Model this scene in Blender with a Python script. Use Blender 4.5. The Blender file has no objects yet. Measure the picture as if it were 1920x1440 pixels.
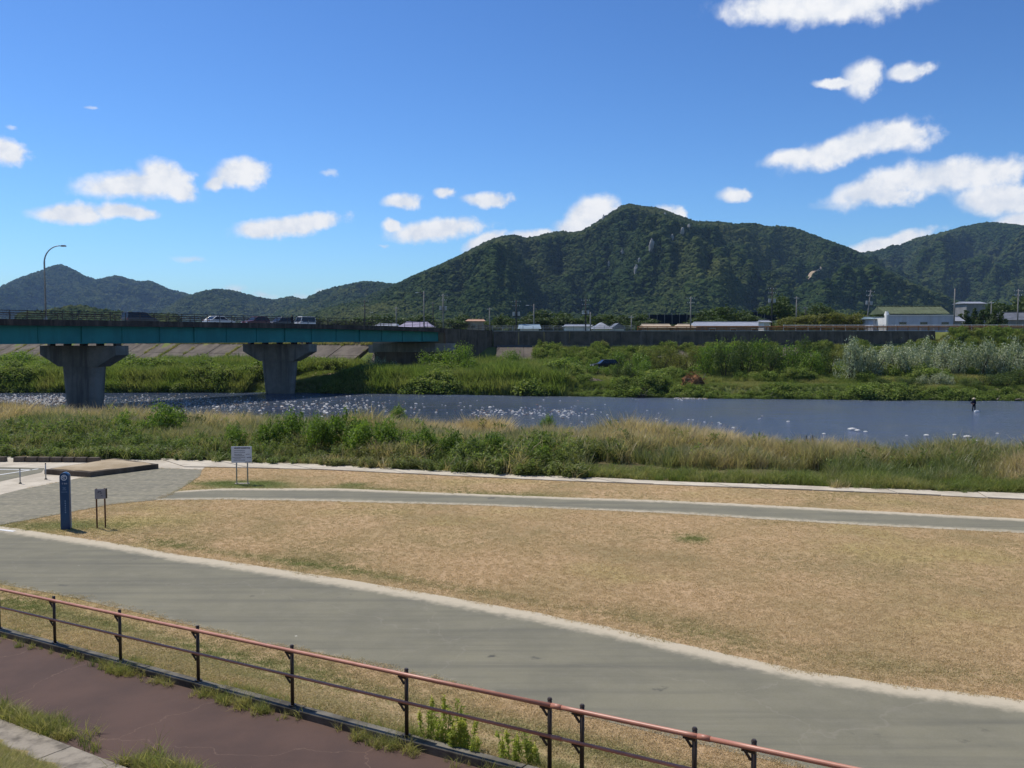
import bpy, bmesh, math, random
import numpy as np
from mathutils import Vector, Matrix, noise as mnoise

random.seed(7); rng = np.random.default_rng(7)
S = bpy.context.scene
COL = S.collection
R = math.radians

# ------------------------------------------------------------------ camera
EYE = 6.4; F = 1660.0; PITCH = math.atan(88.0 / F)
cam_d = bpy.data.cameras.new('camera'); cam = bpy.data.objects.new('camera', cam_d); COL.objects.link(cam)
cam.location = (0, 0, EYE); cam.rotation_euler = (math.pi / 2 - PITCH, 0, 0)
cam_d.sensor_width = 36.0; cam_d.lens = 36.0 * F / 1920.0
cam_d.clip_start = 0.1; cam_d.clip_end = 60000
S.camera = cam
def ray(px, py):
    u = (px - 960) / F; v = -(py - 720) / F
    return np.array([u, math.cos(PITCH) + v * math.sin(PITCH), -math.sin(PITCH) + v * math.cos(PITCH)])
def P(px, py, z=0.0):                       # the pixel's ray meets the level z
    r = ray(px, py); s = (z - EYE) / r[2]; return np.array([r[0] * s, r[1] * s, z])
def PD(px, py, D):                          # the pixel's ray at forward distance D
    r = ray(px, py); s = D / r[1]; return np.array([r[0] * s, D, EYE + r[2] * s])

# ------------------------------------------------------------------ sky, sun, exposure
SUN_EL = 60.0; SUN_TO = np.array([-0.80, 0.60])       # the sun stands ahead of the camera, to the left
sd = np.array([SUN_TO[0] * math.cos(R(SUN_EL)), SUN_TO[1] * math.cos(R(SUN_EL)), math.sin(R(SUN_EL))])
sun_d = bpy.data.lights.new('sun', 'SUN'); sun_d.energy = 4.6; sun_d.angle = R(0.55); sun_d.color = (1.0, 0.945, 0.85)
sun = bpy.data.objects.new('sun', sun_d); COL.objects.link(sun); sun.location = (-60, 40, 90)
sun.rotation_euler = Vector((-sd[0], -sd[1], -sd[2])).to_track_quat('-Z', 'Y').to_euler()

W = bpy.data.worlds.new('World'); S.world = W; W.use_nodes = True
nt = W.node_tree; nt.nodes.clear()
def N(t, typ, **kw):
    n = t.nodes.new(typ)
    for k, v in kw.items(): setattr(n, k, v)
    return n
def L(t, a, b): t.links.new(a, b)
def setin(t, sock, v):
    if v is None: return
    if isinstance(v, bpy.types.NodeSocket): t.links.new(v, sock)
    else: sock.default_value = v
def math_n(t, op, a, b=None, c=None, clamp=False):
    n = N(t, 'ShaderNodeMath', operation=op, use_clamp=clamp)
    for i, v in enumerate((a, b, c)):
        if v is not None: setin(t, n.inputs[i], v)
    return n.outputs[0]
def maprange(t, v, a, b, c=0.0, d=1.0, interp='SMOOTHSTEP'):
    n = N(t, 'ShaderNodeMapRange', interpolation_type=interp)
    setin(t, n.inputs[0], v)
    for i, x in enumerate((a, b, c, d)): setin(t, n.inputs[1 + i], x)
    return n.outputs[0]
def mixc(t, fac, a, b, mode='MIX'):
    n = N(t, 'ShaderNodeMix', data_type='RGBA', blend_type=mode)
    setin(t, n.inputs[0], fac)
    for i, v in ((6, a), (7, b)):
        if isinstance(v, tuple) and len(v) == 3: v = v + (1,)
        setin(t, n.inputs[i], v)
    return n.outputs[2]
def noise_n(t, vec, scale, detail=4, rough=0.55, w=None, col=False, dist=0.0):
    n = N(t, 'ShaderNodeTexNoise', noise_dimensions='3D')
    if vec is not None: setin(t, n.inputs['Vector'], vec)
    n.inputs['Scale'].default_value = scale; n.inputs['Detail'].default_value = detail
    n.inputs['Roughness'].default_value = rough; n.inputs['Distortion'].default_value = dist
    return n.outputs['Color' if col else 'Fac']

sky = N(nt, 'ShaderNodeTexSky', sky_type='NISHITA'); sky.sun_disc = False
sky.sun_elevation = R(SUN_EL); sky.sun_rotation = math.atan2(SUN_TO[0], SUN_TO[1])
sky.altitude = 300; sky.air_density = 1.0; sky.dust_density = 0.35; sky.ozone_density = 5.0
tc = N(nt, 'ShaderNodeTexCoord'); sep = N(nt, 'ShaderNodeSeparateXYZ'); L(nt, tc.outputs['Generated'], sep.inputs[0])
az = math_n(nt, 'ARCTAN2', sep.outputs[0], sep.outputs[1])
el = math_n(nt, 'ARCSINE', sep.outputs[2])
HALF = R(31.5)                               # the cloud field goes on all round the horizon, mirrored every 63 degrees
azf = math_n(nt, 'SUBTRACT', math_n(nt, 'PINGPONG', math_n(nt, 'ADD', az, HALF + 8 * HALF), 2 * HALF), HALF)
cmb = N(nt, 'ShaderNodeCombineXYZ'); L(nt, azf, cmb.inputs[0]); L(nt, el, cmb.inputs[1])
vec = cmb.outputs[0]
wn = noise_n(nt, vec, 22, 5, 0.6, col=True)
wv = N(nt, 'ShaderNodeVectorMath', operation='MULTIPLY_ADD'); L(nt, wn, wv.inputs[0]); wv.inputs[1].default_value = (0.034, 0.02, 0)
wo = N(nt, 'ShaderNodeVectorMath', operation='SUBTRACT'); L(nt, vec, wo.inputs[0]); wo.inputs[1].default_value = (0.017, 0.010, 0)
L(nt, wo.outputs[0], wv.inputs[2]); warped = wv.outputs[0]
CLOUDS = [(12, 285, 40, 20, -10), (250, 347, 85, 22, 5), (312, 330, 42, 25, -15), (335, 352, 38, 18, -25), (448, 325, 58, 24, 8), (402, 342, 26, 14, 30),
  (130, 398, 66, 17, 4), (235, 397, 58, 13, 0), (550, 420, 102, 17, 10), (485, 432, 42, 17, 0), (752, 378, 38, 14, 8), (838, 358, 20, 10, 0),
  (915, 373, 50, 12, 0), (820, 429, 92, 21, 6), (735, 423, 20, 9, 0), (908, 454, 40, 15, 18), (1005, 442, 55, 13, 5), (1108, 402, 52, 30, 22), (1080, 425, 45, 20, 0),
  (1262, 400, 28, 14, -22), (1378, 368, 32, 12, 0), (1540, 8, 175, 30, -2), (1622, 145, 34, 28, 10), (1570, 157, 38, 7, 0), (1706, 133, 36, 15, 5),
  (1590, 275, 110, 26, 16), (1500, 297, 62, 16, 5), (1665, 257, 75, 26, -5), (1655, 350, 95, 22, 14), (1800, 328, 125, 27, 0), (1650, 366, 65, 17, 0),
  (1875, 372, 65, 26, 0), (1905, 412, 45, 18, 20), (1665, 456, 78, 15, 15)]
THIN = [(620, 320, 26, 7, 0), (360, 487, 40, 9, 0), (445, 546, 34, 12, 0), (492, 553, 26, 10, 0), (562, 556, 24, 9, 0), (1590, 383, 85, 9, 3), (170, 200, 12, 4, 0),
        (20, 238, 12, 5, 0), (1830, 300, 50, 8, 0), (720, 458, 14, 5, 0), (605, 545, 16, 7, 0), (1430, 390, 0.1, 0.1, 0)]
def cloud_field(lst):
    acc = None
    for (cx, cy, a, b, tilt) in lst:
        r = ray(cx, cy)
        m = N(nt, 'ShaderNodeMapping', vector_type='TEXTURE'); L(nt, warped, m.inputs[0])
        m.inputs[1].default_value = (math.atan2(r[0], r[1]), math.asin(r[2] / np.linalg.norm(r)), 0)
        m.inputs[2].default_value = (0, 0, R(tilt)); m.inputs[3].default_value = (a * 1.06 / F, b * 1.1 / F, 1)
        ln = N(nt, 'ShaderNodeVectorMath', operation='LENGTH'); L(nt, m.outputs[0], ln.inputs[0])
        acc = ln.outputs['Value'] if acc is None else math_n(nt, 'SMOOTH_MIN', acc, ln.outputs['Value'], 0.25)
    return acc
cf = cloud_field(CLOUDS); tf = cloud_field(THIN)
cn = noise_n(nt, vec, 44, 7, 0.58)
cn2 = noise_n(nt, vec, 26, 5, 0.55)
cnm = math_n(nt, 'ADD', math_n(nt, 'MULTIPLY', cn, 1.0), math_n(nt, 'MULTIPLY', cn2, 0.55))
dens = maprange(nt, math_n(nt, 'SUBTRACT', math_n(nt, 'ADD', cf, cnm), 0.80), 1.15, 0.48)
thin = maprange(nt, math_n(nt, 'SUBTRACT', math_n(nt, 'ADD', tf, math_n(nt, 'MULTIPLY', cnm, 1.3)), 0.85), 1.1, 0.2, 0, 0.55)
dens = math_n(nt, 'MAXIMUM', dens, thin, clamp=True)
cshade = maprange(nt, cnm, 0.6, 1.0)
ccol = mixc(nt, cshade, (0.97, 0.975, 0.99), (0.74, 0.79, 0.88))
# the phone camera's deep blue: a contrast curve on the sky colour
sk1 = mixc(nt, 1.0, sky.outputs[0], (0.115, 0.115, 0.115), 'MULTIPLY')
gam = N(nt, 'ShaderNodeGamma'); L(nt, sk1, gam.inputs[0]); gam.inputs[1].default_value = 1.45
sk2 = mixc(nt, 1.0, gam.outputs[0], (8.6, 10.3, 11.2), 'MULTIPLY')
bg1 = N(nt, 'ShaderNodeBackground'); L(nt, sk2, bg1.inputs[0]); bg1.inputs[1].default_value = 0.125
bg2 = N(nt, 'ShaderNodeBackground'); L(nt, ccol, bg2.inputs[0]); bg2.inputs[1].default_value = 1.0
mxs = N(nt, 'ShaderNodeMixShader'); L(nt, dens, mxs.inputs[0]); L(nt, bg1.outputs[0], mxs.inputs[1]); L(nt, bg2.outputs[0], mxs.inputs[2])
wout = N(nt, 'ShaderNodeOutputWorld'); L(nt, mxs.outputs[0], wout.inputs[0])

vs = S.view_settings; vs.view_transform = 'Standard'; vs.look = 'None'; vs.exposure = 0.0; vs.gamma = 1.0; vs.use_curve_mapping = False
S.render.engine = 'CYCLES'
cy = S.cycles; cy.max_bounces = 6; cy.diffuse_bounces = 2; cy.glossy_bounces = 3; cy.transmission_bounces = 3; cy.volume_bounces = 0; cy.transparent_max_bounces = 6
cy.use_denoising = True
try: cy.denoiser = 'OPENIMAGEDENOISE'
except Exception: pass
cy.caustics_reflective = False; cy.caustics_refractive = False; cy.sample_clamp_indirect = 4.0

# ------------------------------------------------------------------ materials
MATS = {}
def new_mat(name):
    m = bpy.data.materials.new(name); m.use_nodes = True; t = m.node_tree; t.nodes.clear()
    out = N(t, 'ShaderNodeOutputMaterial'); b = N(t, 'ShaderNodeBsdfPrincipled'); L(t, b.outputs[0], out.inputs[0])
    MATS[name] = m
    return m, t, b, out
def c4(c): return (c[0], c[1], c[2], 1.0)
def pos(t): return N(t, 'ShaderNodeNewGeometry').outputs['Position']
def objco(t): return N(t, 'ShaderNodeTexCoord').outputs['Object']
def bump(t, b, h, strength, dist):
    n = N(t, 'ShaderNodeBump'); n.inputs['Strength'].default_value = strength; n.inputs['Distance'].default_value = dist
    setin(t, n.inputs['Height'], h); L(t, n.outputs[0], b.inputs['Normal'])
def simple(name, a, b2=None, scale=3.0, rough=0.75, bumpd=0.0, fine=40.0, metal=0.0, spec=0.3, streak=None, contrast=(0.35, 0.65)):
    m, t, b, o = new_mat(name)
    b.inputs['Roughness'].default_value = rough; b.inputs['Metallic'].default_value = metal
    b.inputs['Specular IOR Level'].default_value = spec
    v = objco(t)
    if b2 is None: b2 = tuple(x * 0.72 for x in a)
    n1 = noise_n(t, v, scale, 6, 0.6)
    c = mixc(t, maprange(t, n1, *contrast), a, b2)
    n2 = noise_n(t, v, fine, 3, 0.6)
    c = mixc(t, 0.5, c, mixc(t, n2, (0.72, 0.72, 0.72), (1.28, 1.28, 1.28)), 'MULTIPLY')
    if streak:
        mp = N(t, 'ShaderNodeMapping'); L(t, v, mp.inputs[0]); mp.inputs[3].default_value = (streak[0], streak[0], streak[1])
        n3 = noise_n(t, mp.outputs[0], 1.0, 5, 0.65)
        c = mixc(t, maprange(t, n3, 0.45, 0.7), c, streak[2])
    L(t, c, b.inputs['Base Color'])
    if bumpd: bump(t, b, n2, 0.6, bumpd)
    return m
def leafmat(name, c1, c2, dry=None, transl=0.35, inst=False, rough=0.6, spec=0.25):
    """foliage: colour runs c1..c2 by the piece's own random value; 'dry' is a colour reached by the dry attribute"""
    m, t, b, o = new_mat(name)
    if inst:
        a = N(t, 'ShaderNodeAttribute', attribute_type='INSTANCER', attribute_name='rnd'); rv = a.outputs['Fac']
        a2 = N(t, 'ShaderNodeAttribute', attribute_type='INSTANCER', attribute_name='dry'); dv = a2.outputs['Fac']
        a3 = N(t, 'ShaderNodeAttribute', attribute_type='GEOMETRY', attribute_name='rnd')
        rv = math_n(t, 'ADD', math_n(t, 'MULTIPLY', rv, 0.6), math_n(t, 'MULTIPLY', a3.outputs['Fac'], 0.4))
    else:
        a = N(t, 'ShaderNodeAttribute', attribute_type='GEOMETRY', attribute_name='rnd'); rv = a.outputs['Fac']
        oi = N(t, 'ShaderNodeObjectInfo')
        rv = math_n(t, 'ADD', math_n(t, 'MULTIPLY', rv, 0.7), math_n(t, 'MULTIPLY', oi.outputs['Random'], 0.3))
        dv = None
    c = mixc(t, rv, c1, c2)
    if dry is not None and dv is not None:
        drym = mixc(t, rv, tuple(x * 0.75 for x in dry), tuple(min(1, x * 1.2) for x in dry))
        c = mixc(t, dv, c, drym)
    L(t, c, b.inputs['Base Color']); b.inputs['Roughness'].default_value = rough; b.inputs['Specular IOR Level'].default_value = spec
    if transl > 0:
        tr = N(t, 'ShaderNodeBsdfTranslucent'); L(t, mixc(t, 0.6, c, (1.25, 1.35, 0.6), 'MULTIPLY'), tr.inputs[0])
        ms = N(t, 'ShaderNodeMixShader'); ms.inputs[0].default_value = transl
        L(t, b.outputs[0], ms.inputs[1]); L(t, tr.outputs[0], ms.inputs[2]); L(t, ms.outputs[0], o.inputs[0])
    return m

# ------------------------------------------------------------------ mesh helpers
def mesh_np(name, verts, faces, mat=None, smooth=False):
    me = bpy.data.meshes.new(name)
    me.from_pydata([tuple(map(float, v)) for v in verts], [], [tuple(map(int, f)) for f in faces])
    if mat: me.materials.append(MATS[mat] if isinstance(mat, str) else mat)
    if smooth: me.polygons.foreach_set('use_smooth', [True] * len(me.polygons))
    me.update(); return me
def quads_np(name, verts, quads, mat=None, smooth=False):
    """fast path for many quads"""
    me = bpy.data.meshes.new(name); nv = len(verts); nf = len(quads)
    me.vertices.add(nv); me.vertices.foreach_set('co', np.asarray(verts, dtype=np.float32).ravel())
    me.loops.add(nf * 4); me.loops.foreach_set('vertex_index', np.asarray(quads, dtype=np.int32).ravel())
    me.polygons.add(nf); me.polygons.foreach_set('loop_start', np.arange(0, nf * 4, 4, dtype=np.int32))
    try: me.polygons.foreach_set('loop_total', np.full(nf, 4, dtype=np.int32))
    except Exception: pass
    if smooth: me.polygons.foreach_set('use_smooth', np.ones(nf, dtype=bool))
    if mat: me.materials.append(MATS[mat])
    me.update(calc_edges=True); me.validate(); return me
def fattr(me, name, vals, dom='FACE'):
    a = me.attributes.new(name, 'FLOAT', dom); a.data.foreach_set('value', np.asarray(vals, dtype=np.float32))
def link(name, data, parent=None, loc=None, rot=None):
    o = bpy.data.objects.new(name, data); COL.objects.link(o)
    if parent is not None: o.parent = parent
    if loc is not None: o.location = loc
    if rot is not None: o.rotation_euler = rot
    return o
def empty(name, loc=(0, 0, 0), rz=0.0):
    o = link(name, None, None, loc, (0, 0, rz)); o.empty_display_size = 0.3; return o
def tag(o, label, cat, group=None):
    o['label'] = label; o['category'] = cat
    if group: o['group'] = group
    return o
def kind(o, k, label=None):
    o['kind'] = k
    if label: o['label'] = label
    return o
class MB:
    def __init__(s): s.v = []; s.f = []; s.mi = []
    def add(s, v, f, mi=0):
        b = len(s.v); s.v += [tuple(map(float, p)) for p in v]; s.f += [tuple(i + b for i in q) for q in f]; s.mi += [mi] * len(f); return s
    def box(s, c, sz, M=None, mi=0, taper=1.0):
        hx, hy, hz = (x / 2 for x in sz); vs_ = []
        for z, k in ((-hz, 1.0), (hz, taper)):
            for x, y in ((-hx, -hy), (hx, -hy), (hx, hy), (-hx, hy)): vs_.append(Vector((x * k, y * k, z)))
        if M is not None: vs_ = [M @ p for p in vs_]
        vs_ = [p + Vector(c) for p in vs_]
        return s.add(vs_, [(0, 3, 2, 1), (4, 5, 6, 7), (0, 1, 5, 4), (1, 2, 6, 5), (2, 3, 7, 6), (3, 0, 4, 7)], mi)
    def tube(s, pts, rad, n=8, mi=0, cap=True):
        pts = [Vector(p) for p in pts]; k = len(pts); rad = [rad] * k if not hasattr(rad, '__len__') else rad
        V = []; up0 = None
        for i, p in enumerate(pts):
            d = (pts[min(i + 1, k - 1)] - pts[max(i - 1, 0)]).normalized()
            if up0 is None:
                up0 = Vector((0, 0, 1)) if abs(d.z) < 0.9 else Vector((1, 0, 0))
            a = d.cross(up0).normalized(); b = a.cross(d).normalized(); up0 = b
            for j in range(n):
                th = 2 * math.pi * j / n; V.append(p + (a * math.cos(th) + b * math.sin(th)) * rad[i])
        fs = [(i * n + j, i * n + (j + 1) % n, (i + 1) * n + (j + 1) % n, (i + 1) * n + j) for i in range(k - 1) for j in range(n)]
        if cap: fs += [tuple(range(n - 1, -1, -1)), tuple((k - 1) * n + j for j in range(n))]
        return s.add(V, fs, mi)
    def prism(s, poly, axis0, axis1, mi=0):
        """poly: list of 3D points (one end face), extruded by the vector axis1-axis0"""
        n = len(poly); d = Vector(axis1) - Vector(axis0); A = [Vector(p) for p in poly]; B = [p + d for p in A]
        return s.add(A + B, [tuple(range(n - 1, -1, -1)), tuple(range(n, 2 * n))] + [(i, (i + 1) % n, n + (i + 1) % n, n + i) for i in range(n)], mi)
    def mesh(s, name, mats, smooth=False, bevel=0.0):
        me = bpy.data.meshes.new(name); me.from_pydata(s.v, [], s.f)
        for m in (mats if isinstance(mats, (list, tuple)) else [mats]): me.materials.append(MATS[m])
        me.polygons.foreach_set('material_index', s.mi)
        bm = bmesh.new(); bm.from_mesh(me)
        bmesh.ops.recalc_face_normals(bm, faces=bm.faces)
        if bevel: bmesh.ops.bevel(bm, geom=[e for e in bm.edges if e.is_manifold and e.calc_face_angle(0) > 0.5], offset=bevel, segments=2, affect='EDGES', profile=0.6)
        bm.to_mesh(me); bm.free()
        if smooth: me.polygons.foreach_set('use_smooth', [True] * len(me.polygons))
        me.update(); return me
    def obj(s, name, mats, parent=None, smooth=False, bevel=0.0, loc=None):
        return link(name, s.mesh(name, mats, smooth, bevel), parent, loc)

def fbm(x, y, sc, oct=4, seed=0.0, ridged=False):
    """vectorised value noise"""
    x = np.asarray(x, float) * sc + seed * 17.3; y = np.asarray(y, float) * sc - seed * 9.1
    tot = np.zeros(np.broadcast(x, y).shape); amp = 1.0; s = 0.0
    for o in range(oct):
        xi = np.floor(x); yi = np.floor(y); fx = x - xi; fy = y - yi
        fx = fx * fx * (3 - 2 * fx); fy = fy * fy * (3 - 2 * fy)
        def h(a, b):
            v = np.sin(a * 127.1 + b * 311.7 + seed * 74.7 + o * 13.13) * 43758.5453; return v - np.floor(v)
        n = (h(xi, yi) * (1 - fx) + h(xi + 1, yi) * fx) * (1 - fy) + (h(xi, yi + 1) * (1 - fx) + h(xi + 1, yi + 1) * fx) * fy
        if ridged: n = 1 - np.abs(2 * n - 1)
        tot = tot + n * amp; s += amp; amp *= 0.5; x = x * 2.03 + 5.2; y = y * 2.03 + 1.7
    return tot / s

def sstep(a, b, x):
    t = np.clip((x - a) / (b - a), 0, 1); return t * t * (3 - 2 * t)
def in_poly(x, y, poly):
    x = np.asarray(x); y = np.asarray(y); c = np.zeros(x.shape, bool); n = len(poly); j = n - 1
    for i in range(n):
        xi, yi = poly[i][0], poly[i][1]; xj, yj = poly[j][0], poly[j][1]
        hit = ((yi > y) != (yj > y)) & (x < (xj - xi) * (y - yi) / (yj - yi + 1e-12) + xi); c ^= hit; j = i
    return c
def dist_line(x, y, pts):
    d = np.full(np.shape(x), 1e9)
    for a, b in zip(pts[:-1], pts[1:]):
        ax, ay = a[0], a[1]; dx, dy = b[0] - ax, b[1] - ay; l2 = dx * dx + dy * dy + 1e-12
        t = np.clip(((x - ax) * dx + (y - ay) * dy) / l2, 0, 1); d = np.minimum(d, np.hypot(x - ax - t * dx, y - ay - t * dy))
    return d
def pxline(l, z=0.0): return [P(a, b, z) for a, b in l]

# ------------------------------------------------------------------ the lie of the land
WATER = -2.4
ROAD_FAR = pxline([(-500, 925), (-150, 965), (0, 987), (110, 1003), (260, 1026), (333, 1040), (467, 1059), (633, 1084), (833, 1118), (1000, 1148), (1140, 1176), (1300, 1213), (1500, 1257), (1700, 1287), (1920, 1313), (2300, 1362)])
ROAD_NEAR = pxline([(-500, 1000), (-150, 1066), (0, 1096), (100, 1113), (273, 1153), (433, 1190), (500, 1207), (650, 1235), (767, 1265), (933, 1305), (1033, 1328), (1100, 1345), (1200, 1368), (1280, 1388), (1380, 1412), (1485, 1437), (1800, 1510), (2300, 1640)])
PATH_TOP = pxline([(330, 921), (420, 916), (640, 916), (900, 927), (1067, 933), (1240, 938), (1447, 948), (1613, 957), (1920, 973), (2400, 1000)])
PATH_BOT = pxline([(290, 938), (420, 937), (600, 940), (900, 948), (1067, 955), (1240, 962), (1447, 975), (1613, 985), (1920, 1000), (2400, 1028)])
JUNCTION = pxline([(-500, 1010), (-150, 998), (0, 985), (120, 963), (210, 946), (292, 938), (332, 921), (375, 893), (379, 881), (295, 878), (170, 893), (40, 918), (0, 928), (-150, 955), (-500, 975)])
PAVE = pxline([(-500, 975), (-150, 955), (0, 928), (40, 918), (170, 893), (295, 878), (379, 881), (384, 877), (300, 861), (190, 860), (0, 855), (-500, 842)])
STRIP_TOP = pxline([(300, 861), (420, 866), (600, 872), (1000, 892), (1280, 905), (1520, 913), (1700, 920), (1920, 927), (2400, 945)])
STRIP_BOT = pxline([(345, 876), (420, 877), (600, 881), (1000, 900), (1280, 911), (1520, 920), (1700, 927), (1920, 938), (2400, 957)])
_sx = [-200, -60] + [P(0, 855)[0]] + [p[0] for p in STRIP_TOP] + [60, 200]
_sy = [62, 52] + [P(0, 855)[1]] + [p[1] for p in STRIP_TOP] + [31, 15]
def fS(x): return np.interp(x, _sx, _sy)
def fN(x): return np.interp(x, [-300, -70, -52, -34, -18, 0, 12, 28, 60, 300], [150, 98, 92, 84, 77, 70, 66, 57, 44, -30])
def fF(x): return np.interp(x, [-300, -82, -48, -13, 3, 14, 33, 60, 95, 300], [190, 141, 141.5, 138, 133.5, 131, 126.5, 124, 120, 105])
def fC(x): return np.interp(x, [-900, -28, -5, 40, 95, 300], [786.4, 176, 172, 170, 166, 158])
def wall_foot(x): return np.interp(x, [-400, -30, -4, 50, 80, 83, 300], [4.6, 4.8, 5.0, 5.2, 5.85, 7.0, 7.0])
SD = np.array([0.575, 0.818]); TD = np.array([0.818, -0.575])
def zramp(t): return np.clip(0.88 + 0.0625 * (t + 7.92), 0.0, 3.2)
def height(x, y):
    x = np.asarray(x, float); y = np.asarray(y, float)
    s = x * SD[0] + y * SD[1]; t = x * TD[0] + y * TD[1]
    zr = zramp(t)
    near = zr * (1 - sstep(9.0, 11.2, s))
    up = np.clip((5.82 - s) * 0.75, 0, None); near = np.where(s < 5.82, np.minimum(zr + up, np.maximum(4.8, zr)), near)
    Sx = fS(x); Nx = fN(x); Fx = fF(x); Cx = fC(x)
    h = np.where(y < Sx, near, 0.0)
    w = (y - Sx) / np.maximum(Nx - Sx, 1)
    bankn = -2.75 * sstep(0.12, 1.0, w) + (fbm(x, y, 0.35, 3, 3) - 0.5) * 0.5 * sstep(0.0, 0.2, w)
    h = np.where((y >= Sx) & (y < Nx), bankn, h)
    h = np.where((y >= Nx) & (y < Fx), -2.75 - 0.5 * np.sin(np.clip((y - Nx) / (Fx - Nx), 0, 1) * math.pi), h)
    q = y - Fx
    rise = -2.75 + 2.0 * sstep(0, 2.0, q) + 1.1 * sstep(2.0, 14, q) + (fbm(x, y, 0.25, 3, 5) - 0.5) * 0.5 * sstep(0.5, 2.5, q)
    slope_f = np.where(x < -28, 0.82, 1.0)
    qc = (Cx - y) * slope_f; ft = wall_foot(x)
    lev = ft - (ft - 0.45) * np.clip((qc - 0.5) / 7.5, 0, 1) - 0.5 * (1 - sstep(79, 83, x)) * sstep(9.5, 7.5, qc)
    h = np.where(y >= Fx, np.where(qc < 8.0, np.where(qc < 7.0, lev, np.maximum(lev, rise)), rise), h)
    gr = np.clip((x - 80) / 3.0, 0, 1)
    back = 7.35 - 1.7 * sstep(12, 30, y - Cx)
    h = np.where(y >= Cx, np.where((y < Cx + 1.3) & (x < 82), ft - 0.5, back), h)
    return h

# ------------------------------------------------------------------ materials of the setting
m, t, b, o = new_mat('lawn'); v = pos(t)
g = N(t, 'ShaderNodeAttribute', attribute_type='GEOMETRY', attribute_name='green').outputs['Fac']
n1 = noise_n(t, v, 0.35, 5, 0.6); n2 = noise_n(t, v, 9, 5, 0.7); n3 = noise_n(t, v, 45, 3, 0.7)
dry = mixc(t, maprange(t, n1, 0.35, 0.65), (0.50, 0.35, 0.205), (0.43, 0.31, 0.17))
dry = mixc(t, maprange(t, noise_n(t, v, 0.22, 5, 0.65), 0.45, 0.7), dry, (0.30, 0.235, 0.12))
dry = mixc(t, maprange(t, noise_n(t, v, 0.12, 4, 0.6), 0.52, 0.68), dry, (0.42, 0.33, 0.15))
cc = mixc(t, maprange(t, math_n(t, 'ADD', g, math_n(t, 'MULTIPLY', math_n(t, 'SUBTRACT', n2, 0.5), 0.9)), 0.25, 0.75), dry, (0.13, 0.16, 0.05))
cc = mixc(t, 0.8, cc, mixc(t, n2, (0.75, 0.75, 0.75), (1.25, 1.25, 1.25)), 'MULTIPLY')
cc = mixc(t, 0.7, cc, mixc(t, n3, (0.55, 0.55, 0.55), (1.45, 1.45, 1.45)), 'MULTIPLY')
L(t, cc, b.inputs['Base Color']); b.inputs['Roughness'].default_value = 0.95; b.inputs['Specular IOR Level'].default_value = 0.05
bump(t, b, math_n(t, 'ADD', n2, n3), 0.8, 0.03)
simple('bank_soil', (0.13, 0.10, 0.055), (0.07, 0.075, 0.03), 0.7, 0.95, 0.03, 9, spec=0.05)
simple('bed', (0.10, 0.09, 0.07), (0.05, 0.05, 0.04), 0.5, 0.9, spec=0.1)
simple('levee_grass', (0.11, 0.15, 0.04), (0.19, 0.19, 0.07), 0.3, 0.95, 0.05, 5, spec=0.05)
simple('plain_field', (0.07, 0.095, 0.03), (0.11, 0.10, 0.05), 0.02, 0.95, fine=0.6, spec=0.05)
simple('dirt', (0.44, 0.36, 0.25), (0.32, 0.25, 0.16), 0.8, 0.95, 0.01, 14, spec=0.05)

m, t, b, o = new_mat('asphalt'); v = pos(t)
dv = N(t, 'ShaderNodeAttribute', attribute_type='GEOMETRY', attribute_name='dust').outputs['Fac']
n1 = noise_n(t, v, 0.5, 6, 0.62); n2 = noise_n(t, v, 70, 3, 0.7); n3 = noise_n(t, v, 4, 5, 0.65)
ba = mixc(t, maprange(t, n1, 0.3, 0.7), (0.212, 0.198, 0.140), (0.172, 0.163, 0.120))
ba = mixc(t, maprange(t, noise_n(t, v, 0.9, 4, 0.6), 0.66, 0.74), ba, (0.085, 0.083, 0.072))
ba = mixc(t, 0.65, ba, mixc(t, n2, (0.6, 0.6, 0.6), (1.4, 1.4, 1.4)), 'MULTIPLY')
ba = mixc(t, maprange(t, noise_n(t, v, 2.2, 6, 0.7), 0.42, 0.72, 0.0, 0.45), ba, (0.225, 0.21, 0.16))
mp = N(t, 'ShaderNodeMapping'); L(t, v, mp.inputs[0]); mp.inputs[2].default_value = (0, 0, R(32)); mp.inputs[3].default_value = (0.10, 2.2, 1)
ba = mixc(t, maprange(t, noise_n(t, mp.outputs[0], 1.0, 4, 0.6), 0.40, 0.75, 0.0, 0.6), ba, (0.115, 0.112, 0.092))
vs1 = N(t, 'ShaderNodeTexVoronoi', feature='F1'); L(t, v, vs1.inputs['Vector']); vs1.inputs['Scale'].default_value = 1.1
sp1 = math_n(t, 'MULTIPLY', maprange(t, vs1.outputs['Distance'], 0.045, 0.02), math_n(t, 'GREATER_THAN', noise_n(t, v, 0.7, 2), 0.56))
ba = mixc(t, math_n(t, 'MULTIPLY', sp1, 0.7), ba, (0.6, 0.58, 0.5))
du = maprange(t, math_n(t, 'ADD', dv, math_n(t, 'MULTIPLY', math_n(t, 'SUBTRACT', n3, 0.5), 0.75)), 0.25, 0.85)
ba = mixc(t, du, ba, mixc(t, n2, (0.40, 0.345, 0.25), (0.56, 0.49, 0.365)))
vo = N(t, 'ShaderNodeTexVoronoi', feature='DISTANCE_TO_EDGE'); L(t, v, vo.inputs['Vector']); vo.inputs['Scale'].default_value = 0.16
wv2 = N(t, 'ShaderNodeVectorMath', operation='MULTIPLY_ADD'); L(t, noise_n(t, v, 0.8, 4, col=True), wv2.inputs[0]); wv2.inputs[1].default_value = (1.6, 1.6, 0); L(t, v, wv2.inputs[2]); L(t, wv2.outputs[0], vo.inputs['Vector'])
ba = mixc(t, maprange(t, vo.outputs[0], 0.003, 0.0, 0.0, 0.22, 'LINEAR'), ba, (0.30, 0.27, 0.22))
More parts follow.
